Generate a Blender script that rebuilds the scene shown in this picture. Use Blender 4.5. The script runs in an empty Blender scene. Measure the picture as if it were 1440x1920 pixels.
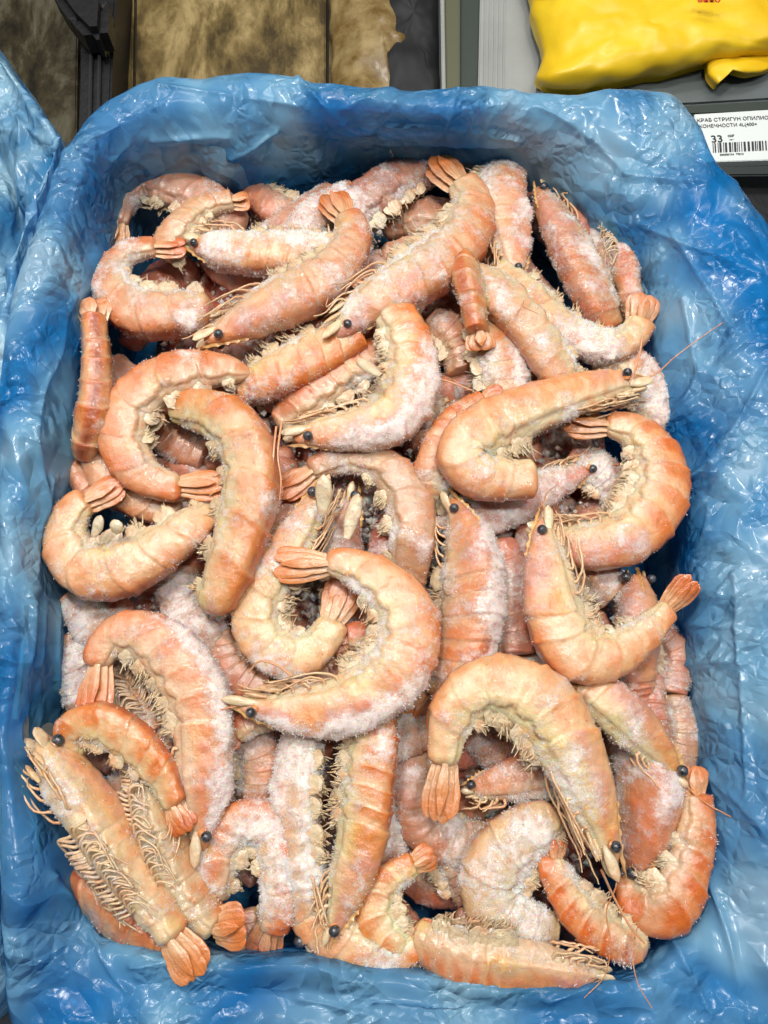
import bpy, math, random
import numpy as np
from mathutils import Vector
random.seed(7); RNG = np.random.default_rng(11)
S = bpy.context.scene
COL = S.collection

# ------------------------------------------------------------------ camera
F = 1450.0; TILT = math.radians(16.0); HC = 0.36
cam_d = bpy.data.cameras.new('camera'); cam = bpy.data.objects.new('camera', cam_d); COL.objects.link(cam)
cam_d.sensor_fit = 'VERTICAL'; cam_d.sensor_height = 24.0; cam_d.lens = 24.0 * F / 1920.0
cam_d.clip_start = 0.01; cam_d.clip_end = 30.0
CAMP = np.array([0.0, -HC * math.tan(TILT), HC])
cam.location = CAMP; cam.rotation_euler = (TILT, 0, 0)
S.camera = cam

# ------------------------------------------------------------------ world + lamps
W = bpy.data.worlds.new('World'); S.world = W; W.use_nodes = True
W.node_tree.nodes['Background'].inputs[0].default_value = (0.60, 0.68, 0.78, 1)
W.node_tree.nodes['Background'].inputs[1].default_value = 0.10

def area(name, loc, target, sx, sy, power, col):
    l = bpy.data.lights.new(name, 'AREA'); l.shape = 'RECTANGLE'; l.size = sx; l.size_y = sy
    l.energy = power; l.color = col
    o = bpy.data.objects.new(name, l); COL.objects.link(o); o.location = loc
    o.rotation_euler = (Vector(target) - Vector(loc)).to_track_quat('-Z', 'Y').to_euler()
    return o
area('ceiling_strip_lamp', (-0.25, 0.85, 1.40), (0, 0.05, 0), 1.5, 0.10, 8.2, (1.0, 0.97, 0.93))
area('ceiling_strip_lamp', (0.55, 0.10, 1.40), (0, 0, 0), 0.10, 1.3, 5.5, (0.95, 0.98, 1.0))
area('ceiling_strip_lamp', (-0.75, 0.15, 1.20), (0, 0, 0), 0.08, 0.9, 5.0, (0.98, 0.98, 1.0))
area('spot_lamp', (-0.16, 0.32, 0.95), (0, 0.02, 0), 0.085, 0.085, 4.6, (1.0, 0.96, 0.90))
area('spot_lamp', (0.20, 0.05, 1.05), (0, 0.02, 0), 0.085, 0.085, 3.2, (1.0, 0.97, 0.92))
area('sheen_fill_light', (0.3, 1.3, 1.9), (0, 0, 0), 1.6, 1.0, 9.0, (0.97, 0.98, 1.0))  # unseen soft fill, added for a broad sheen on the film
S.cycles.use_adaptive_sampling = True; S.cycles.adaptive_threshold = .03; S.cycles.max_bounces = 4; S.cycles.transparent_max_bounces = 4; S.cycles.diffuse_bounces = 2; S.cycles.glossy_bounces = 2; S.cycles.caustics_reflective = False; S.cycles.caustics_refractive = False
S.view_settings.view_transform = 'Standard'; S.view_settings.look = 'None'
S.view_settings.exposure = 0.0; S.view_settings.gamma = 1.0

# ------------------------------------------------------------------ pixel -> place
ct, st = math.cos(TILT), math.sin(TILT)
def P(px, py, zmm=0.0):
    """point of the plane z (mm) under a photograph position; returns xyz (m) and metres per pixel there"""
    dx, dy, dz = (px - 720) / F, (960 - py) / F, -1.0
    d = np.array([dx, dy * ct - dz * st, dy * st + dz * ct])
    t = (zmm / 1000.0 - CAMP[2]) / d[2]
    return CAMP + d * t, t / F
def proj(V):
    r = V - CAMP
    yc = r[:, 1] * ct + r[:, 2] * st
    zc = -r[:, 1] * st + r[:, 2] * ct
    return 720 + F * r[:, 0] / -zc, 960 - F * yc / -zc

# ------------------------------------------------------------------ numpy noise
def _h(ix, iy, iz, seed):
    n = (ix * 374761393 + iy * 668265263 + iz * 2147483647 + seed * 974711) & 0xffffffff
    n = ((n ^ (n >> 13)) * 1274126177) & 0xffffffff
    n = ((n ^ (n >> 16)) * 2246822519) & 0xffffffff
    return ((n ^ (n >> 15)) & 0xffff) / 32767.5 - 1.0
def vn(Pt, size, seed=0):
    """value noise in [-1,1]; size = cell in metres"""
    q = Pt / size + 1000.0
    i = np.floor(q).astype(np.int64); f = q - i; f = f * f * (3 - 2 * f)
    r = 0
    for a in (0, 1):
        for b in (0, 1):
            for c in (0, 1):
                w = (f[:, 0] if a else 1 - f[:, 0]) * (f[:, 1] if b else 1 - f[:, 1]) * (f[:, 2] if c else 1 - f[:, 2])
                r = r + w * _h(i[:, 0] + a, i[:, 1] + b, i[:, 2] + c, seed)
    return r
def fbm(Pt, size, seed=0, o=3):
    r = 0; a = 1.0; t = 0
    for k in range(o):
        r = r + a * vn(Pt, size / 2 ** k, seed + k * 17); t += a; a *= .5
    return r / t
def sst(a, b, x):
    t = np.clip((x - a) / (b - a), 0, 1); return t * t * (3 - 2 * t)
def mix(a, b, t):
    t = np.asarray(t)[..., None] if np.ndim(t) else t
    return np.asarray(a) * (1 - t) + np.asarray(b) * t
def unit(v):
    v = np.asarray(v, float); return v / (np.linalg.norm(v, axis=-1, keepdims=True) + 1e-12)

# ------------------------------------------------------------------ materials
def nt(m):
    m.use_nodes = True; t = m.node_tree
    return t, t.nodes, t.links
def node(ns, ty, **k):
    n = ns.new(ty)
    for a, b in k.items(): setattr(n, a, b)
    return n
def simple(name, c, rough=.5, noise=None, spec=.5, metal=0, bump=0, bscale=200, coat=0):
    m = bpy.data.materials.new(name); t, ns, ln = nt(m); b = ns['Principled BSDF']
    b.inputs['Base Color'].default_value = (*c, 1); b.inputs['Roughness'].default_value = rough
    b.inputs['Specular IOR Level'].default_value = spec; b.inputs['Metallic'].default_value = metal
    b.inputs['Coat Weight'].default_value = coat; b.inputs['Coat Roughness'].default_value = .1
    geo = node(ns, 'ShaderNodeNewGeometry')
    if noise:
        c2, sc = noise
        n = node(ns, 'ShaderNodeTexNoise'); n.inputs['Scale'].default_value = sc; n.inputs['Detail'].default_value = 6
        n.inputs['Roughness'].default_value = .65
        ln.new(geo.outputs['Position'], n.inputs['Vector'])
        r = node(ns, 'ShaderNodeValToRGB'); r.color_ramp.elements[0].position = .38; r.color_ramp.elements[1].position = .64
        r.color_ramp.elements[0].color = (*c, 1); r.color_ramp.elements[1].color = (*c2, 1)
        ln.new(n.outputs[0], r.inputs[0]); ln.new(r.outputs[0], b.inputs['Base Color'])
    if bump:
        n = node(ns, 'ShaderNodeTexNoise'); n.inputs['Scale'].default_value = bscale; n.inputs['Detail'].default_value = 4
        ln.new(geo.outputs['Position'], n.inputs['Vector'])
        bp = node(ns, 'ShaderNodeBump'); bp.inputs['Distance'].default_value = .001; bp.inputs['Strength'].default_value = bump
        ln.new(n.outputs[0], bp.inputs['Height']); ln.new(bp.outputs[0], b.inputs['Normal'])
    return m

def shrimp_material():
    m = bpy.data.materials.new('frozen_shrimp_shell'); t, ns, ln = nt(m); b = ns['Principled BSDF']
    at = node(ns, 'ShaderNodeAttribute', attribute_name='pig')
    geo = node(ns, 'ShaderNodeNewGeometry')
    def noise(sc, det=4, rough=.6):
        n = node(ns, 'ShaderNodeTexNoise'); n.inputs['Scale'].default_value = sc; n.inputs['Detail'].default_value = det
        n.inputs['Roughness'].default_value = rough; ln.new(geo.outputs['Position'], n.inputs['Vector']); return n
    def math_(op, a, b_=None, c=None):
        n = node(ns, 'ShaderNodeMath', operation=op)
        for i, v in enumerate((a, b_, c)):
            if v is None: continue
            if isinstance(v, (int, float)): n.inputs[i].default_value = v
            else: ln.new(v, n.inputs[i])
        return n.outputs[0]
    def mixc(f, a, b_, ty='MIX'):
        n = node(ns, 'ShaderNodeMix', data_type='RGBA', blend_type=ty)
        for i, v in ((0, f), (6, a), (7, b_)):
            if isinstance(v, (int, float)): n.inputs[i].default_value = v
            elif isinstance(v, tuple): n.inputs[i].default_value = (*v, 1)
            else: ln.new(v, n.inputs[i])
        return n.outputs[2]
    def mr(v, a, b_, c=0.0, d=1.0):
        n = node(ns, 'ShaderNodeMapRange'); ln.new(v, n.inputs[0])
        for i, q in enumerate((a, b_, c, d)): n.inputs[i + 1].default_value = q
        n.interpolation_type = 'SMOOTHSTEP'; return n.outputs[0]
    # pigment mottling
    n1 = noise(160, 5); n2 = noise(900, 3); n3 = noise(55, 3)
    c = mixc(mr(n1.outputs[0], .45, .70, 0, .40), at.outputs['Color'], (.70, .20, .04))
    c = mixc(mr(n3.outputs[0], .50, .70, 0, .35), c, (.74, .50, .33))
    # tiny chromatophore specks
    v = node(ns, 'ShaderNodeTexVoronoi'); v.inputs['Scale'].default_value = 420; ln.new(geo.outputs['Position'], v.inputs['Vector'])
    sp = math_('MULTIPLY', mr(v.outputs['Distance'], .10, .24, 1, 0), mr(n1.outputs[0], .5, .62, 0, .55))
    c = mixc(sp, c, (.42, .10, .03))
    # frost mask: attribute alpha against fine noise
    nf = noise(1500, 3, .75); nm = noise(330, 4, .7)
    comb = math_('ADD', math_('MULTIPLY', nm.outputs[0], .65), math_('MULTIPLY', nf.outputs[0], .35))
    thr = math_('SUBTRACT', comb, math_('SUBTRACT', .80, math_('MULTIPLY', at.outputs['Alpha'], .50)))
    fm = mr(thr, -.10, .20, 0, .82)
    frostc = mixc(mr(nf.outputs[0], .35, .7), (.88, .76, .70), (.97, .93, .90))
    c2 = mixc(fm, c, frostc)
    ln.new(c2, b.inputs['Base Color'])
    ln.new(mr(fm, 0, 1, .27, .80), b.inputs['Roughness'])
    b.inputs['Specular IOR Level'].default_value = .45
    b.inputs['Subsurface Weight'].default_value = .75
    b.inputs['Subsurface Radius'].default_value = (1.0, .38, .18); b.inputs['Subsurface Scale'].default_value = .0042
    ln.new(mr(math_('MULTIPLY', math_('SUBTRACT', 1.0, fm), mr(n3.outputs[0], .40, .62)), 0, 1, .60, 1.0), b.inputs['Coat Weight'])
    b.inputs['Coat Roughness'].default_value = .11
    # relief
    h = math_('ADD', math_('MULTIPLY', n1.outputs[0], .9), math_('MULTIPLY', n2.outputs[0], .16))
    h = math_('ADD', h, math_('MULTIPLY', math_('MULTIPLY', fm, math_('ADD', nf.outputs[0], nm.outputs[0])), .35))
    bp = node(ns, 'ShaderNodeBump'); bp.inputs['Strength'].default_value = 1.0; bp.inputs['Distance'].default_value = .0013
    ln.new(h, bp.inputs['Height']); ln.new(bp.outputs[0], b.inputs['Normal'])
    # lumpy glaze on the coat
    bp2 = node(ns, 'ShaderNodeBump'); bp2.inputs['Strength'].default_value = .55; bp2.inputs['Distance'].default_value = .0009
    ng = noise(420, 4, .65); ln.new(ng.outputs[0], bp2.inputs['Height']); ln.new(bp2.outputs[0], b.inputs['Coat Normal'])
    return m

def frost_material():
    m = bpy.data.materials.new('frost_crystals'); t, ns, ln = nt(m); b = ns['Principled BSDF']
    b.inputs['Base Color'].default_value = (.98, .95, .92, 1); b.inputs['Roughness'].default_value = .35
    b.inputs['Subsurface Weight'].default_value = .0
    tr = node(ns, 'ShaderNodeBsdfTranslucent'); tr.inputs[0].default_value = (.98, .93, .90, 1)
    mx = node(ns, 'ShaderNodeMixShader'); mx.inputs[0].default_value = .5
    ln.new(b.outputs[0], mx.inputs[1]); ln.new(tr.outputs[0], mx.inputs[2]); ln.new(mx.outputs[0], ns['Material Output'].inputs[0])
    return m

def film_material(name, deep, pale, alpha=.62, scale=20):
    """thin tinted polythene: partly clear, milky patches with white sheen painted in, glossy, finely wrinkled in patches"""
    m = bpy.data.materials.new(name); t, ns, ln = nt(m); b = ns['Principled BSDF']
    geo = node(ns, 'ShaderNodeNewGeometry')
    def noise(sc, det=4, rough=.6, dist=0, src=None):
        n = node(ns, 'ShaderNodeTexNoise'); n.inputs['Scale'].default_value = sc; n.inputs['Detail'].default_value = det
        n.inputs['Roughness'].default_value = rough; n.inputs['Distortion'].default_value = dist
        ln.new(src or geo.outputs['Position'], n.inputs['Vector']); return n.outputs[0]
    def M(op, a, b_, clamp=False):
        n = node(ns, 'ShaderNodeMath', operation=op); n.use_clamp = clamp
        for i, v in enumerate((a, b_)):
            if isinstance(v, (int, float)): n.inputs[i].default_value = v
            else: ln.new(v, n.inputs[i])
        return n.outputs[0]
    def mr(v, a, b_, c=0.0, d=1.0):
        n = node(ns, 'ShaderNodeMapRange'); ln.new(v, n.inputs[0]); n.interpolation_type = 'SMOOTHSTEP'
        for i, q in enumerate((a, b_, c, d)): n.inputs[i + 1].default_value = q
        return n.outputs[0]
    n1 = noise(scale, 2, .45, .6)
    r = node(ns, 'ShaderNodeValToRGB'); r.color_ramp.elements[0].position = .35; r.color_ramp.elements[1].position = .60; e3 = r.color_ramp.elements.new(.76); e3.color = (.48, .68, .80, 1)  # palest stop puts whitish highlights of the film into its colour
    r.color_ramp.elements[0].color = (*deep, 1); r.color_ramp.elements[1].color = (*pale, 1)
    ln.new(n1, r.inputs[0]); ln.new(r.outputs[0], b.inputs['Base Color'])
    b.inputs['Roughness'].default_value = .21; b.inputs['Specular IOR Level'].default_value = .70
    # creases: bundles of straight sharp folds in several directions, each only in its own patches
    def folds(sc, rot, dist, lo, hi, seed_):
        mp = node(ns, 'ShaderNodeMapping'); mp.inputs['Rotation'].default_value = rot; mp.inputs['Location'].default_value = (seed_, seed_ * .7, 0)
        ln.new(geo.outputs['Position'], mp.inputs['Vector'])
        w = node(ns, 'ShaderNodeTexWave', wave_type='BANDS', bands_direction='X', wave_profile='TRI'); w.inputs['Scale'].default_value = sc
        w.inputs['Distortion'].default_value = dist; w.inputs['Detail'].default_value = 3; w.inputs['Detail Scale'].default_value = 1.0; w.inputs['Detail Roughness'].default_value = .58
        ln.new(mp.outputs[0], w.inputs['Vector'])
        nn_ = node(ns, 'ShaderNodeTexNoise'); nn_.inputs['Scale'].default_value = 20 + sc * .12; nn_.inputs['Detail'].default_value = 1; ln.new(mp.outputs[0], nn_.inputs['Vector'])
        return M('MULTIPLY', w.outputs['Fac'], mr(nn_.outputs[0], lo, hi))
    h = M('MULTIPLY', folds(11, (.1, .4, 1.9), 6, .44, .60, 4.1), .75)
    h = M('ADD', h, M('MULTIPLY', folds(22, (.5, .1, 2.7), 7, .49, .61, 7.7), .38))
    h = M('ADD', h, M('MULTIPLY', folds(46, (.3, .3, 1.2), 8, .50, .60, 9.2), .22))
    vf = []
    for sc_, am_ in ((62, .42), (170, .20)):
        nd = node(ns, 'ShaderNodeTexNoise'); nd.inputs['Scale'].default_value = sc_ * .4; ln.new(geo.outputs['Position'], nd.inputs['Vector'])
        ml = node(ns, 'ShaderNodeVectorMath', operation='SCALE'); ln.new(nd.outputs['Color'], ml.inputs[0]); ml.inputs['Scale'].default_value = .9 / sc_
        ad = node(ns, 'ShaderNodeVectorMath', operation='ADD'); ln.new(geo.outputs['Position'], ad.inputs[0]); ln.new(ml.outputs[0], ad.inputs[1])
        v = node(ns, 'ShaderNodeTexVoronoi', feature='DISTANCE_TO_EDGE'); v.inputs['Scale'].default_value = sc_; ln.new(ad.outputs[0], v.inputs['Vector'])
        h = M('ADD', h, M('MULTIPLY', M('MULTIPLY', v.outputs['Distance'], mr(noise(19 + sc_ * .1, 2), .47, .60)), am_ * 2.2))
    bp = node(ns, 'ShaderNodeBump'); bp.inputs['Strength'].default_value = .9; bp.inputs['Distance'].default_value = .006
    ln.new(h, bp.inputs['Height']); ln.new(bp.outputs[0], b.inputs['Normal'])
    tp = node(ns, 'ShaderNodeBsdfTransparent'); tp.inputs[0].default_value = (.30, .68, .96, 1)
    tl = node(ns, 'ShaderNodeBsdfTranslucent'); ln.new(r.outputs[0], tl.inputs[0])
    m1 = node(ns, 'ShaderNodeMixShader'); m1.inputs[0].default_value = .35
    ln.new(b.outputs[0], m1.inputs[1]); ln.new(tl.outputs[0], m1.inputs[2])
    m2 = node(ns, 'ShaderNodeMixShader')
    ln.new(mr(n1, .40, .66, alpha - .10, alpha + .18), m2.inputs[0])
    ln.new(tp.outputs[0], m2.inputs[1]); ln.new(m1.outputs[0], m2.inputs[2])
    ln.new(m2.outputs[0], ns['Material Output'].inputs[0])
    return m

M_SH = shrimp_material(); M_TH = shrimp_material(); M_TH.name = 'thin_shell'; M_TH.node_tree.nodes['Principled BSDF'].inputs['Subsurface Weight'].default_value = 0; M_FR = frost_material()
M_FILM = film_material('blue_film', (.012, .27, .66), (.27, .56, .77), .62, 15)
M_FILM2 = film_material('pale_blue_film', (.012, .28, .66), (.34, .60, .78), .70, 12)
M_EYE = simple('eye_black', (.006, .007, .009), .25, noise=((.10, .10, .11), 420), coat=.5, bump=.3, bscale=900)

# ------------------------------------------------------------------ mesh helpers
def link(name, me, mat, parent=None):
    o = bpy.data.objects.new(name, me)
    if mat: me.materials.append(mat)
    COL.objects.link(o)
    if parent: o.parent = parent
    return o
def mk(name, V, Fq, mat, parent=None, col=None, smooth=True, origin=None):
    """mesh object from arrays (faces all the same size)"""
    V = np.asarray(V, np.float64); Fq = np.asarray(Fq, np.int32)
    if parent is not None: V = V - np.array(parent.location)
    elif origin is not None: V = V - np.asarray(origin)
    me = bpy.data.meshes.new(name); k = Fq.shape[1]
    me.vertices.add(len(V)); me.vertices.foreach_set('co', V.astype(np.float32).ravel())
    me.loops.add(Fq.size); me.loops.foreach_set('vertex_index', Fq.ravel())
    me.polygons.add(len(Fq)); me.polygons.foreach_set('loop_start', np.arange(0, Fq.size, k, dtype=np.int32))
    me.polygons.foreach_set('use_smooth', np.full(len(Fq), smooth))
    me.update(calc_edges=True); me.validate()
    if col is not None:
        a = me.attributes.new('pig', 'FLOAT_COLOR', 'POINT')
        c = np.empty((len(V), 4), np.float32); c[:] = np.asarray(col, np.float32)
        a.data.foreach_set('color', c.ravel())
    o = link(name, me, mat, parent)
    if parent is None and origin is not None: o.location = tuple(origin)
    return o
def empty(name, loc):
    o = bpy.data.objects.new(name, None); o.location = tuple(loc); o.empty_display_size = .01; COL.objects.link(o); return o
def tag(o, label=None, cat=None, group=None, kind=None):
    if label: o['label'] = label
    if cat: o['category'] = cat
    if group: o['group'] = group
    if kind: o['kind'] = kind
    return o
def grid_faces(nu, nv, closed_v=True):
    i = np.arange(nu - 1)[:, None]; j = np.arange(nv if closed_v else nv - 1)[None, :]
    j2 = (j + 1) % nv
    return np.stack([i * nv + j, i * nv + j2, (i + 1) * nv + j2, (i + 1) * nv + j], -1).reshape(-1, 4)
def catmull(Q, n, closed=False):
    Q = np.asarray(Q, float); m = len(Q)
    if closed:
        E = np.concatenate([Q[-1:], Q, Q[:2]]); segs = m
    else:
        E = np.concatenate([2 * Q[:1] - Q[1:2], Q, 2 * Q[-1:] - Q[-2:-1]]); segs = m - 1
    u = np.linspace(0, segs, n, endpoint=not closed); i = np.minimum(u.astype(int), segs - 1); t = (u - i)[:, None]
    a, b, c, d = E[i], E[i + 1], E[i + 2], E[i + 3]
    return .5 * (2 * b + (c - a) * t + (2 * a - 5 * b + 4 * c - d) * t ** 2 + (3 * b - 3 * c + d - a) * t ** 3)
def tube(pts, r0, r1, n=6):
    pts = np.asarray(pts, float); m = len(pts)
    T = unit(np.gradient(pts, axis=0)); up = np.array([.13, .21, .97])
    A = unit(np.cross(T, up)); B = np.cross(T, A)
    r = np.linspace(r0, r1, m)[:, None, None]; th = np.arange(n) * 2 * math.pi / n
    V = pts[:, None] + r * (A[:, None] * np.cos(th)[None, :, None] + B[:, None] * np.sin(th)[None, :, None])
    return V.reshape(-1, 3), grid_faces(m, n)
def join(parts):
    Vs, Fs, Cs, o = [], [], [], 0
    for V, Fq, c in parts:
        Vs.append(V); Fs.append(Fq + o); cc = np.empty((len(V), 4)); cc[:] = c; Cs.append(cc); o += len(V)
    return np.concatenate(Vs), np.concatenate(Fs), np.concatenate(Cs)
def blade(base, d, wd, L, w, th, bend=0.0, tip=.5, nu=12, nv=10, ridges=0, seed=0):
    """closed leaf-shaped blade: d = direction, wd = width direction"""
    d = unit(d); wd = unit(wd - d * np.dot(wd, d)); n = np.cross(d, wd)
    u = np.linspace(0, 1, nu)
    prof = np.interp(u, [0, .12, .5, .8, .94, 1], [.45, .62, 1, .88 * (1 - tip) + tip * .6, .5 * (1 - tip) + .2 * tip, .05])
    a = np.arange(nv) * 2 * math.pi / nv
    X = np.cos(a)[None] * prof[:, None] * w
    Z = np.sin(a)[None] * prof[:, None] * th
    if ridges: Z = Z * (1 + .16 * np.cos(np.cos(a)[None] * ridges * 3.1))
    Zb = bend * L * u ** 2
    V = base + d * (u * L)[:, None, None] + wd * X[..., None] + n * (Z + Zb[:, None])[..., None]
    V = V.reshape(-1, 3)
    V = V + n * (vn(V, .004, seed) * th * .5)[:, None] + wd * (vn(V, .003, seed + 3) * w * .10)[:, None]
    return V, grid_faces(nu, nv)

# ------------------------------------------------------------------ pigments (linear)
CREAM = np.array([.70, .51, .28]); PEACH = np.array([.72, .335, .125]); ORANGE = np.array([.66, .175, .025])
RED = np.array([.50, .065, .025]); PINK = np.array([.64, .33, .25]); BELLY = np.array([.68, .56, .36]); PALE = np.array([.75, .52, .31])
YEL = np.array([.78, .54, .15])
SHELL_GROUP = 'frozen shrimps heaped in the blue lined box'
NSH = [0]

def shrimp(pts, label, side=None, roll=0.0, hue=.5, frost=.35, head=True, tail=True, legs=True, red=0.0, res=1.0,
           spread=.30, whisk=0, vein=False, tip_red=.6, swim=True, carap=.36, pale=0.0, fcut=0.0, blackeye=True, frostdir=None, taild=None):
    k = NSH[0]; NSH[0] += 1
    rs = np.random.default_rng(100 + k)
    ctrl = []
    for p in pts:
        z = p[3] if len(p) > 3 else 0
        w, mpp = P(p[0], p[1], z); ctrl.append([*w, p[2] * mpp * 1.05])
    ctrl = np.array(ctrl)
    dense = catmull(ctrl, 400)
    seg = np.linalg.norm(np.diff(dense[:, :3], axis=0), axis=1); cs = np.concatenate([[0], np.cumsum(seg)]); Ltot = cs[-1]
    NS = 241; sg = np.linspace(0, 1, NS)
    C = np.stack([np.interp(sg * Ltot, cs, dense[:, i]) for i in range(3)], 1)
    Wd = np.maximum(np.interp(sg * Ltot, cs, dense[:, 3]), .0012)
    for _ in range(6):
        C[1:-1] = (C[:-2] + 2 * C[1:-1] + C[2:]) / 4; Wd[1:-1] = (Wd[:-2] + 2 * Wd[1:-1] + Wd[2:]) / 4
    T = unit(np.gradient(C, axis=0)); Tz = T.copy()
    Nl = unit(np.stack([-T[:, 1], T[:, 0], 0 * T[:, 0]], 1))        # left of travel
    if side is None:
        turn = np.cross(T[:-1, :2], T[1:, :2]).sum(); side = -1 if turn > 0 else 1
    N = Nl * side; U = unit(np.cross(T, Nl)); U = U * np.sign(U[:, 2:3] + 1e-9)
    rr = math.radians(roll)
    D = N * math.cos(rr) + U * math.sin(rr)
    Lt = -N * math.sin(rr) + U * math.cos(rr)                    # lateral, up for roll 0
    ext = math.sqrt(math.cos(rr) ** 2 + (.70 * math.sin(rr)) ** 2)
    def fr(s):
        s = float(np.clip(s, 0, 1)) * (NS - 1); i = int(min(s, NS - 2)); t = s - i
        g = lambda A: A[i] * (1 - t) + A[i + 1] * t
        return g(C), unit(g(T)), unit(g(D)), unit(g(Lt)), float(g(Wd)) / ext
    s0 = .040 if head else .0; sb = .87 if tail else 1.0
    sc = carap if head else .02
    nu = int(150 * res); nv = int(48 * max(res, .7))
    # finer near segment edges is not needed; uniform
    s = np.linspace(s0, sb, nu); th = np.arange(nv) * 2 * math.pi / nv
    si = s * (NS - 1); gi = lambda A: np.stack([np.interp(si, np.arange(NS), A[:, q]) for q in range(A.shape[1])], 1)
    c_, d_, l_ = gi(C), unit(gi(D)), unit(gi(Lt)); w_ = np.interp(si, np.arange(NS), Wd) / ext
    q = (s - s0) / (sb - s0)
    capf = np.sqrt(np.clip(1 - (1 - np.clip(q / .05, 0, 1)) ** 2, 0.0, 1)) * (.70 + .30 * sst(0, .22, q)) if head else np.sqrt(np.clip(1 - (1 - np.clip(q / .06, 0, 1)) ** 2, 0, 1))
    capb = np.sqrt(np.clip(1 - np.clip((q - .97) / .03, 0, 1) ** 2, 0.0, 1))
    ww = w_ * np.maximum(capf * capb, .02)
    S2, TH = np.meshgrid(s, th, indexing='ij')
    cth, sth = np.cos(TH), np.sin(TH)
    edges = np.array([0, .15, .31, .47, .62, .76, 1.001])
    a = (S2 - sc) / (sb - sc) - .035 * sth ** 2 - .02 * (1 - cth)
    jj = np.clip(np.searchsorted(edges, a.ravel(), side='right').reshape(a.shape) - 1, 0, 5)
    ph = np.clip((a - edges[jj]) / (edges[jj + 1] - edges[jj]), 0, 1)
    incar = a < 0
    ph = np.where(incar, np.clip((S2 - s0) / (sc - s0 + 1e-6), 0, 1), ph)
    saw = np.where(incar, ph ** 3 * 1.1, ph ** 1.3)
    rad = 1 + .030 * (ph - .5) + .040 * sst(.78, .97, ph) * (~incar) + .03 * sst(.9, .98, ph) * incar
    # belly groove under the shell rim
    t_ = (1 - cth) / 2
    rim = .66 + .10 * np.sin(math.pi * ph) * (~incar) + .06 * incar
    under = sst(rim, rim + .045, t_)
    rad = rad * (1 - .20 * under)
    yd = np.where(cth > 0, cth, cth * .86); xl = np.sign(sth) * np.abs(sth) ** .62 * .60 * (1 + .10 * np.cos(TH))
    V = c_[:, None] + (d_[:, None] * (yd * rad * ww[:, None])[..., None]) + (l_[:, None] * (xl * rad * ww[:, None])[..., None])
    V = V.reshape(-1, 3)
    nrm = unit(V - np.repeat(c_, nv, 0))
    # ---- pigment
    n_a = fbm(V, .016, k * 7 + 1); n_b = fbm(V, .006, k * 7 + 2); n_c = vn(V, .0022, k * 7 + 3)
    n_a2 = n_a.reshape(S2.shape); n_b2 = n_b.reshape(S2.shape)
    band = sst(.30, .62, ph + .18 * n_b2) * (1 - .55 * sst(.90, .99, ph))
    hueA = np.clip(hue + .85 * n_a2, 0, 1)
    pk_shade = float(np.clip((-7 - min(p[3] if len(p) > 3 else 0 for p in pts[1:-1])) / 14, 0, 1)) * .55   # lower shrimps are pinker; shade of the gaps is put into this colour too
    shell = mix(mix(PALE, PEACH, np.clip(hueA * 1.1, 0, 1)), ORANGE, np.clip(band * (hueA * 1.15), 0, .95))
    dors = 1 - sst(.0, .30, t_)
    shell = mix(shell, ORANGE, np.clip(dors * (.25 + .5 * hue), 0, 1)); shell = mix(shell, RED, (1 - sst(.004, .022, t_)) * .6)
    shell = mix(shell, PALE, sst(.10, .0, ph) * .0 + (1 - sst(.02, .16, ph)) * .35 * (~incar))
    shell = mix(shell, RED, np.clip(red * .8 + .45 * sst(.955, 1, ph) * (~incar) * .7 + .25 * sst(.25, .6, n_b2) * hue, 0, .9))
    carc = mix(mix(PEACH, PINK, np.clip(.35 + n_a2, 0, 1)), ORANGE, np.clip(.25 * hue + .8 * n_b2 + red, 0, 1))
    carc = mix(carc, PINK * np.array([1, .85, .9]), sst(.0, .4, n_b2 + n_a2) * .6)
    carc = mix(carc, YEL, sst(.5, .9, ph) * sst(.30, .6, t_) * .55)
    shell = mix(shell, carc, incar.astype(float))
    inner = mix(mix(BELLY, np.array([.72, .52, .16]), sst(0, .6, n_a2)), CREAM, np.clip(.35 + n_b2, 0, 1))
    pig = mix(shell, inner, np.clip(sst(.36, .66, t_ + .16 * n_a2) * .88 + under * .1, 0, 1))
    pig = mix(pig, PALE, np.full(S2.shape, pale))
    pig = mix(pig, np.array([.50, .22, .165]), np.full(S2.shape, pk_shade * 1.35) * (1 - .4 * sst(.0, .5, n_b2)))
    if vein: pig = mix(pig, np.array([.34, .07, .025]), (np.abs(((TH + math.pi) % (2 * math.pi)) - math.pi) < .07) * (ph < .8) * .9)
    pig = pig * (1 + .10 * n_c.reshape(S2.shape))[..., None]
    # ---- frost
    fr_n = n_a2 * .9 + fbm(V, .010, k * 7 + 5).reshape(S2.shape) * .7
    fro = np.clip(frost + .70 * fr_n + .05, 0, 1)
    if frostdir is not None:
        fd = unit(np.array([frostdir[0], -frostdir[1], 0.0])); fro = np.clip(fro + .75 * sst(.35, .95, (nrm @ fd).reshape(S2.shape)), 0, 1)
    fro = np.clip(fro + .15 * under, 0, 1) * np.clip(np.sin(np.clip(q, 0, 1) * math.pi)[:, None] * 3, .3, 1)
    disp = .0007 * n_a + .0004 * n_b + .00018 * n_c + (fro.ravel() ** 1.5) * (.0009 + .0008 * vn(V, .0018, k + 40) + .0009 * vn(V, .0045, k + 41)) 
    V = V + nrm * disp[:, None]
    pig = pig * rs.uniform(.90, 1.06) * (np.array([1, .90, .95]) if rs.random() < .18 else np.array([1, 1, 1]) if rs.random() < .6 else np.array([.98, 1.05, 1.02]))
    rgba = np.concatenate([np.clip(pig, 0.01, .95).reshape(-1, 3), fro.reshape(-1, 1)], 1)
    mid = C[NS // 2].copy(); mid[2] = C[:, 2].min() - .7 * Wd.max()
    root = empty('shrimp', mid); tag(root, label, 'shrimp', SHELL_GROUP)
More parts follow.
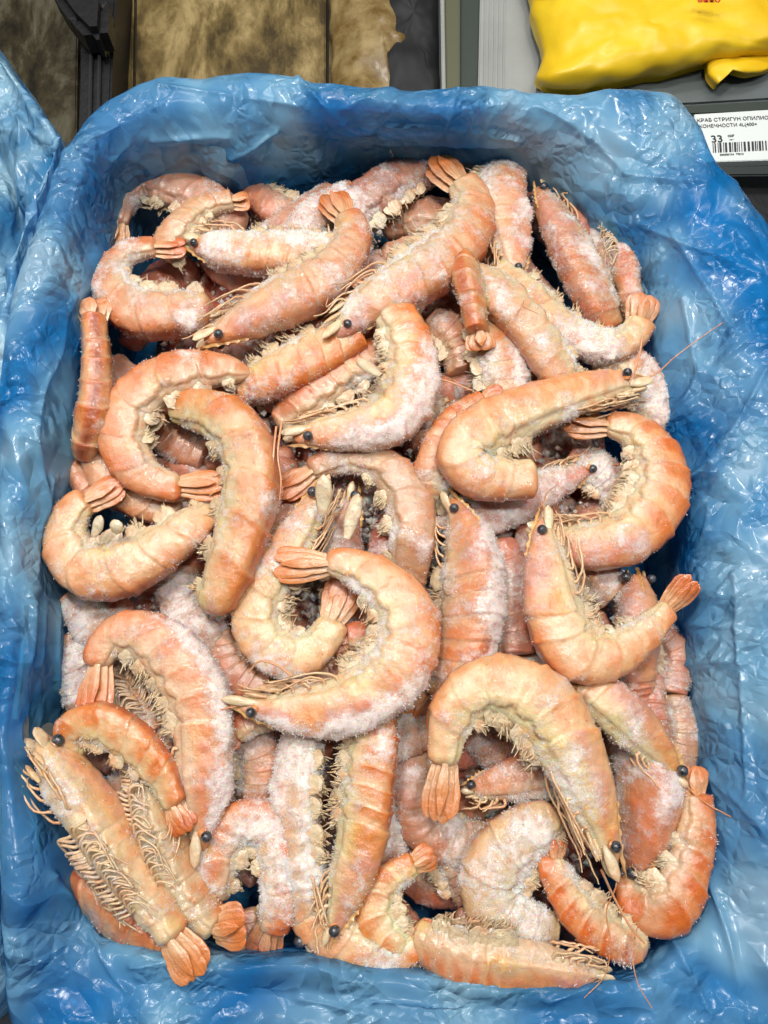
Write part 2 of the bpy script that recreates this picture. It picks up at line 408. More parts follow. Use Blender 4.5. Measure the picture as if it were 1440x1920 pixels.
    body = mk('body', V, grid_faces(nu, nv), M_SH, root, rgba)
    # ---- frost crystals (uncountable)
    fw = np.clip(fro.ravel() - .36, 0, 1); vis = nrm[:, 2] > -.35; fw = (fw + .025) * vis * (1.6 - np.clip(nrm[:, 2], 0, 1)) ** 1.5
    nsp = int(min(5200, fw.sum() * 1.1) * min(1.2, res))
    if nsp > 30 and res > .6:
        idx = rs.choice(len(V), nsp, p=fw / fw.sum())
        b0 = V[idx] + rs.normal(0, .00035, (nsp, 3)); nn = unit(nrm[idx] + rs.normal(0, .55, (nsp, 3)))
        hh = rs.uniform(.35, 1.0, nsp)[:, None] ** 1.6 * .0011; wv = .00022 + .00014 * rs.random((nsp, 1))
        a1 = unit(np.cross(nn, rs.normal(0, 1, (nsp, 3)))); a2 = np.cross(nn, a1)
        tri = [b0 - nn * .0002 + wv * (a1 * math.cos(x) + a2 * math.sin(x)) for x in (0, 2.09, 4.19)] + [b0 + nn * hh]
        VV = np.stack(tri, 1).reshape(-1, 3); o4 = np.arange(nsp)[:, None] * 4
        FF = np.concatenate([o4 + np.array([[0, 1, 3]]), o4 + np.array([[1, 2, 3]]), o4 + np.array([[2, 0, 3]])])
        fo = mk('frost', VV, FF, M_FR, root, smooth=False); fo['kind'] = 'stuff'
    def cc(c, f=.2, v=.12):
        c = np.asarray(c) * (1 + rs.uniform(-v, v)); return (*np.clip(c, .01, .9), f)
    # ---- tail fan
    if tail:
        c, t, d, l, w = fr(sb - .012)
        Lf = (1 - sb + .02) * Ltot * 1.05; wt = max(w, .0035)
        if taild is not None:
            tt = P(taild[0], taild[1], taild[2] if len(taild) > 2 else 0)[0] - c; Lf = np.linalg.norm(tt); t = unit(tt)
        spd = unit(np.cross(t, np.array([0, 0, 1.0])))
        upn = np.cross(spd, t)
        tc = mix(np.array([.70, .19, .02]), RED, tip_red * .60)
        for j, (ang, lf, wf, hz) in enumerate([(-1.0, .90, .46, -.15), (1.0, .94, .46, -.10), (-.5, 1.0, .46, .14), (.5, .97, .44, .08), (0.03, .86, .34, .40)]):
            an = ang * spread * .34 + rs.uniform(-.05, .05)
            dd = unit(t * math.cos(an) + spd * math.sin(an) + upn * rs.uniform(-.06, .04))
            bs = c + spd * ang * wt * .46 + upn * hz * wt
            Vb, Fb = blade(bs, dd, spd * math.cos(an) - t * math.sin(an), Lf * lf, wt * wf, .00065, bend=rs.uniform(-.06, .10), tip=.9 if j == 4 else -.35, nu=18, nv=28, ridges=5.5 if j < 4 else 2, seed=k * 9 + j)
            uu = np.repeat(np.linspace(0, 1, 18), 28)
            cb = mix(mix(PALE, PEACH, .3 + .6 * hue), tc, sst(.0, .85, uu) * (.70 + .25 * tip_red)); cb = mix(cb, RED, red * .5) * (1 - .25 * (np.tile(np.arange(28), 18) % 3 == 0))[:, None] * (1 + .18 * fbm(Vb, .003, k + j))[:, None]
            fcol = np.clip(frost * .5 + .35 * fbm(Vb, .004, k + 60 + j), 0, 1)
            mk('tail_blade', Vb, Fb, M_TH, root, np.concatenate([np.clip(cb, .01, .9), fcol[:, None]], 1))
    # ---- swimmerets
    if swim:
        for j in range(5):
            sj = sc + (sb - sc) * (edges[j] + .06 + .02 * rs.random())
            for sd in (-1, 1):
                c, t, d, l, w = fr(sj)
                if w * 1000 < 4: continue
                parts = []; la = rs.uniform(.1, .6)
                if roll < -40:          # belly up: curved legs folded over the belly in a herringbone
                    if j > 3: continue
                    for e in range(7):
                        u_ = (e - 3) / 3
                        p0 = c - d * w * .80 + l * sd * w * rs.uniform(.08, .16) + t * w * u_ * .5
                        p1 = p0 + l * sd * w * .32 - d * w * .10 - t * w * rs.uniform(.1, .3); p2 = p0 + l * sd * w * .58 + d * w * .10 + t * w * rs.uniform(-.2, .25); p2 = p2 + rs.normal(0, .05, 3) * w; p3 = p0 + l * sd * w * rs.uniform(.4, .8) + d * w * rs.uniform(0, .34) + t * w * rs.uniform(-.2, .8)
                        Vb, Fb = tube(catmull([p0 + d * w * .2, p0, p1, p2, p3], 16), .00095 * (1 - .1 * j), .0003, 6)
                        parts.append((Vb, Fb, cc(mix(CREAM, PALE, rs.random()), .35 + .3 * rs.random(), .10)))
                    Vb, Fb, Cb = join(parts); mk('swimmeret', Vb, Fb, M_TH, root, Cb); continue
                p0 = c - d * w * .42 + l * sd * w * .30; ln_ = w * rs.uniform(.58, .76)
                Vb, Fb = blade(p0, unit(-d - t * la - l * sd * .34), t + .15 * l, ln_, w * rs.uniform(.36, .46), .0009, bend=rs.uniform(.0, .25), tip=.45, nu=14, nv=30, ridges=6, seed=k + j)
                uu = np.repeat(np.linspace(0, 1, 14), 30)
                Vb = Vb + (np.array(-d)[None] * (vn(Vb, .0012, k + j) * uu ** 3 * w * .10)[:, None]) + rs.normal(0, .00012, Vb.shape)
                cb = mix(mix(BELLY, CREAM, rs.random() * .6), PALE, .4 * rs.random()) * (1 - .16 * (np.tile(np.arange(30), 14) % 3 == 0))[:, None]
                parts.append((Vb, Fb, np.concatenate([cb, (.25 + .5 * uu * rs.random())[:, None]], 1)))
                for e in range(12):
                    p1 = p0 + unit(-d - t * la - l * sd * .34) * ln_ * rs.uniform(.45, .9) + t * w * rs.uniform(-.22, .22) + l * sd * .0005
                    q_ = w * rs.uniform(.10, .26); cv = rs.normal(0, .5, 3)
                    Vb, Fb = tube(catmull([p1, p1 - d * q_ * .5 - t * la * q_ * .6 + cv * q_ * .2, p1 - d * q_ * 1.1 - t * la * q_ + cv * q_ * .6], 5), .00045, .00018, 4)
                    parts.append((Vb, Fb, cc(mix(BELLY, CREAM, rs.random()), .4, .10)))
                Vb, Fb, Cb = join(parts); mk('swimmeret', Vb, Fb, M_TH, root, Cb)
    if head:
        # rostrum
        c1, t1, d1, l1, w1 = fr(.24); c0, t0, d0, l0, w0 = fr(.085); ct_, tt_, dt_, lt_, wt_ = fr(0)
        ctrlp = np.array([c1 + d1 * w1 * .93, (c1 + c0) / 2 + d0 * (w0 + w1) / 2 * .86, c0 + d0 * w0 * .66, ct_ + d0 * w0 * .22])
        rp = catmull(ctrlp, 22); uu = np.linspace(0, 1, 22)
        dn = unit(np.gradient(rp, axis=0)); up = unit(d0 - dn * (dn @ d0)[:, None]); sdv = np.cross(dn, up)
        hgt = np.interp(uu, [0, .3, .7, 1], [.0006, .0017, .0014, .0002]); tooth = 1 + .55 * ((np.arange(22) % 3) == 0)
        ring = [up * (hgt * tooth)[:, None], sdv * .0009, -up * hgt[:, None] * .8, -sdv * .0009]
        Vr = np.stack([rp + r for r in ring], 1).reshape(-1, 3)
        mk('rostrum', Vr, grid_faces(22, 4), M_TH, root, cc(mix(PEACH, YEL, .4), .2), smooth=False)
        # antennal scales
        for sd in (-1, 1):
            c, t, d, l, w = fr(.10)
            bs = c + l * sd * w * .38 - d * w * .12
            Vb, Fb = blade(bs, -t * 1.0 + l * sd * .05 - d * .05, d, Ltot * .095, w * .30, .0010, bend=0, tip=.15, nu=12, nv=10, ridges=2, seed=k)
            mk('antennal_scale', Vb, Fb, M_TH, root, cc(mix(CREAM, BELLY, .5), .25))
        # eyes
        for sd in (-1, 1):
            c, t, d, l, w = fr(.095)
            p0 = c + d * w * .12 + l * sd * w * .45; R = .0027 * (1 + rs.uniform(-.18, .06))
            p1 = c + d * w * rs.uniform(.30, .46) + l * sd * (w * .55 + rs.uniform(.0002, .0014)) - t * rs.uniform(0, .002)
            Vs, Fs = tube(np.linspace(p0, p1, 4), .0019, .0017, 8)
            stalk = mk('eye_stalk', Vs, Fs, M_TH, root, cc(mix(PEACH, ORANGE, .5)))
            aa = np.linspace(0.02, math.pi - .02, 12); bb = np.arange(16) * 2 * math.pi / 16
            A, B = np.meshgrid(aa, bb, indexing='ij')
            Ve = p1 + R * np.stack([np.sin(A) * np.cos(B), np.sin(A) * np.sin(B), np.cos(A)], -1).reshape(-1, 3)
            e = mk('eye', Ve + 0, grid_faces(12, 16), M_EYE, root); e.parent = stalk
        # mouth parts and walking legs
        if legs:
            for j in range(5):
                for sd in (-1, 1):
                    sj = .15 + j * .042
                    c, t, d, l, w = fr(sj)
                    b = c - d * w * .66 + l * sd * w * .34
                    f = Ltot * (.075 + .012 * j) * rs.uniform(.8, 1.2)
                    k1 = b - d * w * rs.uniform(.06, .24) + l * sd * w * rs.uniform(-.1, .2) - t * f * .35
                    k2 = k1 - t * f * rs.uniform(.6, 1.0) - d * w * rs.uniform(-.15, .12)
                    k3 = k2 + t * f * rs.uniform(-.7, .3) - d * w * rs.uniform(-.1, .22) + l * rs.uniform(-.2, .3) * w
                    pp = catmull([b + d * w * .15, b, k1, k2, k3], 15) + np.cumsum(rs.normal(0, .00025, (15, 3)), 0)
                    Vl, Fl = tube(pp, .00085, .00028, 6)
                    mk('leg', Vl, Fl, M_TH, root, cc(mix(mix(CREAM, PALE, rs.random()), ORANGE, .3 * rs.random()), .3))
            # feathery mouth parts
            for j in range(4):
                c, t, d, l, w = fr(.12 + .02 * j)
                Vb, Fb = blade(c - d * w * (.45 + .1 * j) + l * w * rs.uniform(-.3, .4), -t + d * rs.uniform(-.2, .1), d, Ltot * rs.uniform(.05, .085), w * .13, .0009, bend=.1, nu=9, nv=8, seed=k + j)
                mk('mouthpart', Vb, Fb, M_TH, root, cc(mix(CREAM, PEACH, .4 * rs.random()), .4))
        for j in range(whisk or (1 if res >= 1 and k % 2 == 0 else 0)):
            c, t, d, l, w = fr(.09)
            p = [c - t * .002]; dv = unit(-t + d * rs.uniform(-.3, .5) + l * .25)
            for q_ in range(5):
                p.append(p[-1] + dv * .012); dv = unit(dv + rs.normal(0, .35, 3) + t * .15 + np.array([0, 0, -.05]))
            Vl, Fl = tube(catmull(p, 26), .00036, .00016, 5); mk('antenna', Vl, Fl, M_TH, root, cc(mix(PEACH, ORANGE, .4), .1))
    return root

# ------------------------------------------------------------------ the shrimps (head tip -> tail tip; px position, half width, height mm)
def sh(label, pts, dz=0, **k):
    return shrimp([(p[0], p[1], p[2], dz + (p[3] if len(p) > 3 else 0) - 11 * min(1, max(0, (540 - p[1]) / 200))) for p in pts], label, **k)
# top layer
sh('large curled shrimp in the middle, rostrum pointing left, white frost crust under its head',
   [(416,1306,8),(470,1322,26),(540,1325,44),(620,1318,58),(700,1282,66),(748,1222,68),(752,1155,62),(712,1098,50),(655,1066,36),(605,1060,27),(566,1084,24),(550,1120,20)],
   dz=8, hue=.50, frost=.26, frostdir=(0,1), whisk=1, spread=.42, tip_red=.25)
sh('pale curled shrimp left of the middle, head raised, tail tucked into its own curl',
   [(612,888,14),(590,950,30),(556,1020,42),(515,1085,50),(490,1145,52),(505,1200,50),(560,1222,46),(608,1188,38),(632,1135,30),(640,1085,24)],
   dz=-3, hue=.22, frost=.36, pale=.12)
sh('arched shrimp above the middle with tail fan hanging down at its left end',
   [(742,1150,30,-16),(752,1090,42,-10),(765,1020,46),(762,950,50),(735,898,44),(690,868,36),(635,868,30),(582,890,26),(534,932,24)],
   dz=-7, hue=.36, frost=.40, head=False, spread=.25, tip_red=.7)
sh('upright shrimp with a chopped white feeler base, seen inside the arch above the middle',
   [(668,905,14),(655,945,24),(640,1000,34),(640,1070,40),(650,1150,42,-4),(640,1230,36,-6),(600,1280,24,-6)],
   dz=-15, side=1, hue=.65, frost=.40, red=.15)
sh('big cream shrimp upper right lying in a hairpin, white legs tucked under its long back',
   [(1222,716,16),(1165,722,34),(1090,742,44),(1000,775,54),(920,812,60),(880,850,58),(905,885,50),(958,892,44),(1008,890,40)],
   dz=8, side=-1, hue=.30, frost=.24, tail=False, carap=.52, pale=.10)
sh('large orange shrimp at right curled into a ring, tail fan overlapping the cream shrimp legs',
   [(985,985,16,-6),(1040,1010,40,-4),(1110,1015,52,-2),(1180,990,60),(1222,930,62),(1222,865,54),(1190,818,40),(1145,800,28),(1105,800,24),(1066,806,18)],
   dz=0, side=-1, hue=.74, frost=.22, spread=.22, tip_red=.2)
sh('frosty shrimp head lying across the inside of the orange ring',
   [(1130,868,14),(1075,885,26),(1010,915,38),(940,945,44),(870,960,40),(800,960,34,-8)],
   dz=-15, side=1, hue=.5, frost=.55, tail=False, carap=.7)
sh('straight shrimp right of the middle standing head up, two dark eyes, carapace glazed pink',
   [(836,918,10),(858,968,30),(872,1030,48),(876,1100,58),(868,1170,60),(852,1240,58,-3),(830,1310,48,-8),(800,1370,26,-12)],
   dz=-3, side=1, roll=40, hue=.66, frost=.44, vein=False, frostdir=(1,.2))
sh('shrimp at right with long head upright and body bent towards a raised dark red tail',
   [(1020,948,14),(1024,1010,34),(1036,1080,50),(1050,1150,62),(1085,1215,62),(1140,1222,50),(1195,1190,38),(1238,1152,26),(1275,1115,22),(1302,1086,16)],
   dz=6, side=-1, hue=.42, frost=.20, spread=.16, tip_red=.9, pale=.1, taild=(1304,1084,14), whisk=0)
sh('small shrimp head facing up with two eyes and frosty feelers beside the raised tail',
   [(1192,1066,16),(1192,1120,36),(1190,1180,42),(1185,1250,40,-4),(1190,1320,36,-12)],
   dz=-11, roll=90, hue=.6, frost=.34, tail=False, carap=.75, legs=False, swim=False)
sh('big cream curled shrimp lower right of the middle, orange tail hanging at its left',
   [(1168,1650,12),(1138,1590,34),(1105,1510,52),(1070,1430,66),(1025,1352,74),(965,1302,68),(900,1300,60),(855,1345,50),(838,1410,36),(834,1460,32),(838,1535,30)],
   dz=11, side=-1, hue=.34, frost=.24, pale=.12, spread=.10, tip_red=.3)
sh('shrimp head with one glossy eye poking out from inside the big cream curl',
   [(862,1478,10),(900,1480,26),(950,1472,40),(1010,1455,48,-2),(1080,1450,46,-8)],
   dz=-8, side=1, hue=.5, frost=.45, tail=False, carap=.8)
sh('shrimp at lower right with one black eye, head pointing down right',
   [(1290,1474,10),(1248,1432,32),(1195,1380,48),(1135,1325,50),(1075,1278,42,-6),(1030,1240,30,-12)],
   dz=1, side=-1, hue=.46, frost=.28, tail=False, carap=.62)
sh('glossy orange shrimp curving down the lower right edge of the box',
   [(1168,1640,16,-8),(1200,1690,44,-4),(1245,1690,56),(1282,1625,46),(1298,1560,38),(1302,1500,32),(1290,1440,26)],
   dz=-1, side=-1, hue=.95, frost=.06, head=False, tip_red=.4, spread=.2)
sh('frosty pink shrimp head down between the cream curl and the glossy orange one',
   [(1196,1668,14),(1192,1620,32),(1200,1550,50),(1205,1480,56),(1190,1400,50,-4),(1160,1330,40,-10)],
   dz=-11, roll=60, hue=.5, frost=.66, tail=False, carap=.6, red=.1)
sh('red and orange curled shrimp at the lower right with frosted end and grey legs inside',
   [(1215,1775,26),(1160,1755,42),(1100,1715,44),(1058,1660,36),(1036,1610,28),(1050,1570,22)],
   dz=-2, side=1, hue=.9, frost=.30, head=False, red=.25, tip_red=1)
sh('heavily frosted pale shrimp curved like a horn, lower right of the bottom centre',
   [(1050,1528,34),(985,1570,56),(935,1630,66),(935,1690,62),(985,1728,50),(1045,1735,30,-6)],
   dz=-4, side=-1, hue=.25, frost=.70, head=False, tail=False, pale=.3)
sh('long shrimp lying along the bottom film, head pointing right, yellow legs on its upper side',
   [(1152,1832,12),(1095,1822,32),(1020,1808,48),(930,1795,58),(850,1778,54),(780,1750,40,-6)],
   dz=3, side=1, roll=-25, hue=.42, frost=.20, tail=False, carap=.55)
sh('shrimp at bottom centre with orange tail fan pointing up right',
   [(560,1640,44,-8),(600,1715,52,-4),(660,1762,44),(715,1785,34),(750,1785,28),(820,1742,24)],
   dz=-1, side=-1, hue=.55, frost=.42, head=False, spread=.10, taild=(822,1738,4))
sh('small curled shrimp near the bottom with ragged orange tail raised at its top',
   [(800,1790,24,-6),(745,1770,40),(712,1715,44),(720,1665,36),(758,1632,26),(812,1602,24)],
   dz=-2, side=1, hue=.6, frost=.26, head=False, spread=.25, swim=True)
sh('greyish frosted shrimp standing upright in the lower middle, left one of a pair',
   [(585,1790,16,-4),(580,1720,38),(568,1640,50),(560,1560,52),(562,1480,48),(570,1400,42,-4),(580,1340,34,-8)],
   dz=-3, side=1, roll=-30, hue=.25, frost=.60, tail=False, pale=.25)
sh('orange banded shrimp head down in the lower middle, right one of a pair',
   [(614,1776,10),(632,1710,30),(655,1635,46),(672,1560,54),(682,1480,54),(692,1400,50,-2),(700,1340,40,-8)],
   dz=4, side=-1, roll=15, hue=.78, frost=.34, tail=False, carap=.50, red=.05)
sh('frosted shrimp arched like a horseshoe at lower left of centre, orange band on its back',
   [(415,1690,26,-4),(415,1630,40),(432,1570,46),(474,1545,44),(512,1590,46),(522,1660,42),(512,1720,36),(490,1790,26,-8)],
   dz=-3, side=1, hue=.78, frost=.62, head=False, tip_red=1, red=.1)
sh('large arched shrimp on the left, head down, frosted white along its right side',
   [(374,1628,10),(376,1565,34),(374,1490,54),(372,1410,60),(366,1330,62),(330,1255,62),(275,1205,54),(225,1195,44),(195,1225,34),(186,1270,28),(186,1330,22,-8)],
   dz=3, side=-1, hue=.52, frost=.34, frostdir=(1,-.1), tip_red=.8)
sh('orange arched shrimp at lower left, back turned up, bright red tail tip',
   [(150,1420,24,-8),(140,1372,34,-3),(190,1362,42),(250,1400,42),(295,1452,34),(318,1495,28),(350,1560,26)],
   dz=9, side=1, roll=15, hue=.62, frost=.08, head=False, spread=.16, tip_red=1, red=.05, taild=(352,1562,10))
sh('long pale shrimp in the bottom left corner showing its belly and rows of legs',
   [(62,1368,22),(105,1440,42),(165,1530,50),(225,1620,46),(280,1695,40),(325,1760,32),(365,1830,30)],
   dz=10, side=1, roll=-55, hue=.40, frost=.30, pale=.25, spread=.12, tip_red=.3, carap=.42)
sh('shrimp beside the belly up one, white swimmerets upward and ragged orange tail',
   [(272,1440,30,-6),(285,1530,44),(315,1610,48),(355,1680,42),(390,1730,34),(450,1765,30)],
   dz=1, side=1, roll=-50, hue=.6, frost=.36, head=False, spread=.45, taild=(462,1735,6))
sh('rounded orange shrimp in the bottom left corner against the film',
   [(138,1650,30,-6),(185,1685,46),(240,1735,50),(300,1780,44,-4),(360,1830,30,-14)],
   dz=-6, side=1, roll=50, hue=.7, frost=.26, head=False, tail=False)
sh('pale shrimp curled at the left edge, glazed back down, two white stumps inside',
   [(408,952,22,-6),(360,978,40),(300,1020,52),(230,1056,60),(165,1058,58),(132,1012,46),(142,962,36),(180,934,27),(228,920,20)],
   dz=3, side=1, hue=.40, frost=.26, head=False, spread=.12, pale=.1)
sh('orange red wet shrimp hanging vertically left of centre with torn lower end',
   [(388,1150,38,-4),(415,1085,50),(440,1010,56),(458,940,58),(462,870,58),(430,805,54),(370,775,44,-4),(320,770,26,-8)],
   dz=7, side=-1, roll=15, hue=.62, frost=.30, head=False, tail=False, red=.02)
sh('big peach shrimp curled in a ring at the upper left, tail closing the ring',
   [(470,700,16,-6),(400,700,40,-4),(320,715,50),(255,765,54),(240,830,50),(270,884,42),(320,908,32),(355,908,26),(412,902,20)],
   dz=4, side=-1, hue=.55, frost=.20, head=False, spread=.14, tip_red=.4)
sh('pink shrimp back peeping out under the peach ring on its left side',
   [(200,780,26,-6),(192,840,38),(215,900,40),(270,938,36),(340,962,32,-4)],
   dz=-9, hue=.4, frost=.40, head=False, tail=False, red=.1)
sh('narrow shrimp at the left edge standing tail up with dark line down its back',
   [(162,860,24,-14),(172,800,36,-3),(180,730,34),(180,660,30),(176,610,27),(176,562,24)],
   dz=5, roll=70, hue=.35, frost=.22, head=False, vein=True, spread=.05, tip_red=.3, swim=False)
sh('small brown shrimp tail wedged against the left film under the narrow one',
   [(190,960,26,-6),(165,905,28),(148,860,24),(140,810,18)],
   dz=-13, roll=40, hue=.6, frost=.2, head=False, red=.2, swim=False)
# upper left
sh('pale glazed arched shrimp in the top left corner of the box',
   [(455,440,32,-12),(405,400,44,-3),(345,368,44),(285,352,40),(240,372,30),(222,420,26),(218,470,20,-6)],
   dz=-12, side=-1, hue=.15, frost=.30, head=False, pale=.35, tip_red=0, spread=.1)
sh('pale shrimp tail with orange tip pointing right before the top left glazed arch',
   [(310,490,34,-8),(335,440,34),(372,400,29),(408,385,25),(466,374,22)],
   dz=-5, side=1, hue=.35, frost=.22, head=False, spread=.12, tip_red=.3, pale=.2)
sh('shrimp with red tail curled over white frosty legs at upper left',
   [(400,575,34,-3),(330,582,50),(262,578,52),(218,538,40),(222,494,28),(268,470,24),(345,462,22)],
   dz=-3, side=1, hue=.5, frost=.55, head=False, tip_red=.9, spread=.15)
sh('frost covered shrimp lying level at the upper left with orange patch at its right end',
   [(345,455,16),(400,462,40),(470,468,44),(545,470,46),(620,476,42),(690,500,34,-4)],
   dz=-3, side=-1, hue=.65, frost=.62, tail=False, pale=.1)
sh('curled orange brown tail with needle tip rising at the top of the box',
   [(600,440,26,-8),(560,410,34,-3),(520,388,36),(490,365,32),(478,335,26),(505,288,16)],
   dz=-18, side=1, hue=.7, frost=.30, head=False, tip_red=.8, spread=.08, taild=(512,282,-4))
sh('slim frosted shrimp slanting up right, left one of two near the top',
   [(470,470,30,-6),(525,425,34),(575,388,28),(622,350,16)],
   dz=-15, hue=.35, frost=.62, head=False, tail=False, roll=20)
sh('slim frosted shrimp slanting up right with reddish tail, right one of two near the top',
   [(540,480,34,-6),(585,430,38),(630,388,30),(692,350,22)],
   dz=-12, hue=.5, frost=.66, head=False, roll=20, spread=.12, tip_red=.8)
sh('grey frosted shrimp tip against the far blue film at the top',
   [(650,286,14),(690,308,26),(745,325,30),(800,345,30,-6)],
   dz=-22, hue=.2, frost=.65, tail=False, side=1, carap=.6, pale=.2)
sh('pink smooth shrimp slanting under the far film at the top',
   [(640,440,44,-5),(690,385,48),(750,345,44),(820,318,34),(880,300,20)],
   dz=-13, hue=.3, frost=.55, head=False, side=1, red=.12)
sh('reddish shrimp half hidden under the far film right of the top centre',
   [(745,300,24),(810,292,26),(880,300,24)],
   dz=-26, hue=.6, frost=.4, head=False, tail=False, red=.35)
# upper right
sh('shrimp in the top right corner with red end near the film',
   [(1085,470,30,-10),(1062,420,32,-4),(1035,365,28),(1010,305,22)],
   dz=-20, hue=.7, frost=.4, head=False, red=.25, roll=30)
sh('banded orange shrimp in the upper right, dark eye at its top end',
   [(1004,342,12),(1030,385,30),(1062,440,42),(1092,500,46),(1120,560,44),(1150,620,30,-6)],
   dz=-5, side=-1, roll=30, hue=.75, frost=.42, tail=False, carap=.5)
sh('grey white bundle of frosted legs and shell in the upper right corner',
   [(1120,360,24),(1128,430,34),(1140,500,34),(1160,560,28,-6)],
   dz=-15, side=-1, roll=-60, hue=.1, frost=.6, tail=False, pale=.45)
sh('brown shrimp tail standing up near the right film, left of the orange fan',
   [(1190,610,24,-6),(1180,550,27),(1172,500,26),(1168,452,24)],
   dz=-11, hue=.55, frost=.45, head=False, tail=True, roll=70, spread=.1, tip_red=.8, swim=False)
sh('frosted angular shrimp in the upper right ending in an orange tail fan turned up',
   [(930,500,28,-6),(985,540,36),(1040,595,38),(1100,635,36),(1155,645,34),(1190,615,32),(1212,552,27)],
   dz=-1, side=-1, hue=.45, frost=.52, head=False, spread=.14, tip_red=.4, taild=(1213,550,4), pale=.1)
sh('pale shrimp slanting down right with feathery white end, above the cream hairpin shrimp',
   [(1080,740,24,-4),(1045,685,42),(1010,625,48),(965,570,50),(910,530,44,-4),(860,500,30,-8)],
   dz=0, side=1, hue=.30, frost=.42, head=False, tail=False, pale=.15)
sh('bright orange tail fan pointing straight down in the upper middle right',
   [(870,480,30,-8),(880,530,32),(890,578,26),(903,655,24)],
   dz=3, roll=60, hue=.5, frost=.2, head=False, spread=.07, tip_red=.2, swim=False, taild=(903,658,2))
sh('reddish brown shrimp behind the orange tail fan, frost along its right side',
   [(900,590,34,-6),(915,640,48),(935,690,52),(935,750,44),(910,800,30,-8)],
   dz=-11, hue=.75, frost=.42, head=False, tail=False, frostdir=(1,0), red=.12)
sh('shrimp with red orange tail pointing up right, left of the big cream hairpin',
   [(800,960,32,-8),(815,890,40),(835,830,38),(868,785,31),(945,735,24)],
   dz=-5, side=1, hue=.55, frost=.38, head=False, spread=.1, tip_red=.9, red=.2, taild=(946,732,-2))
sh('big orange shrimp bent at a right angle in the upper middle, frosty corner',
   [(528,830,14),(580,812,34),(650,800,44),(725,778,56),(762,720,56),(760,655,52),(735,600,44),(690,560,34,-4),(650,530,24,-6)],
   dz=2, side=-1, hue=.66, frost=.32, tail=True, spread=.15, frostdir=(.7,.7))
sh('reddish brown shrimp slanting behind the bent orange one in the upper middle',
   [(520,800,28,-6),(580,755,42),(650,705,46),(720,665,36)],
   dz=-12, hue=.8, frost=.20, head=False, tail=False, red=.3)
sh('pink round shrimp back pressed against the right film',
   [(1110,680,34,-4),(1165,690,42),(1205,725,42),(1215,780,36),(1190,830,26,-8)],
   dz=-9, hue=.3, frost=.45, head=False, tail=False, red=.15)
# hidden in the photo by nothing but other shrimps: second layer
# under the printed-on caption: ordinary shrimps of the same heap
sh('cream shrimp arched across the upper left middle, tail towards the top', [(365,650,14),(425,615,36),(495,575,50),(565,540,56),(625,495,50),(655,445,38),(640,400,28),(600,372,22)], dz=2, hue=.35, frost=.35, pale=.1, spread=.15)
sh('large pale orange shrimp arched in the upper middle of the heap', [(610,650,14),(655,600,36),(715,550,52),(790,505,60),(855,450,58),(878,385,44),(848,335,32),(795,318,24)], dz=2, hue=.5, frost=.40, spread=.12)
sh('straight frosted shrimp in the upper middle right beside the dark eyed banded one', [(965,540,14),(955,480,36),(940,415,50),(930,355,50),(950,300,38,-8)], dz=-4, hue=.5, frost=.5, tail=False, side=-1)
sh('orange shrimp lying level between the peach ring and the bent orange shrimp', [(440,730,30,-6),(510,700,46),(590,660,52),(670,615,44)], dz=-6, hue=.7, frost=.25, head=False, tail=False)
sh('dark red folded tail fan inside the middle curl, pointing left', [(800,1200,20,-8),(750,1195,34,-4),(700,1195,32),(628,1205,26)], dz=-8, hue=.9, red=.55, frost=.12, head=False, swim=False, tip_red=1, spread=.5, taild=(622,1205,-6))
sh('bright red tail end below the single eye of the middle curl', [(560,1330,20,-10),(510,1345,34,-4),(480,1352,30),(425,1388,22)], dz=-6, hue=.9, red=.75, frost=.15, head=False, swim=False, tip_red=1, spread=.5, taild=(420,1390,-4))
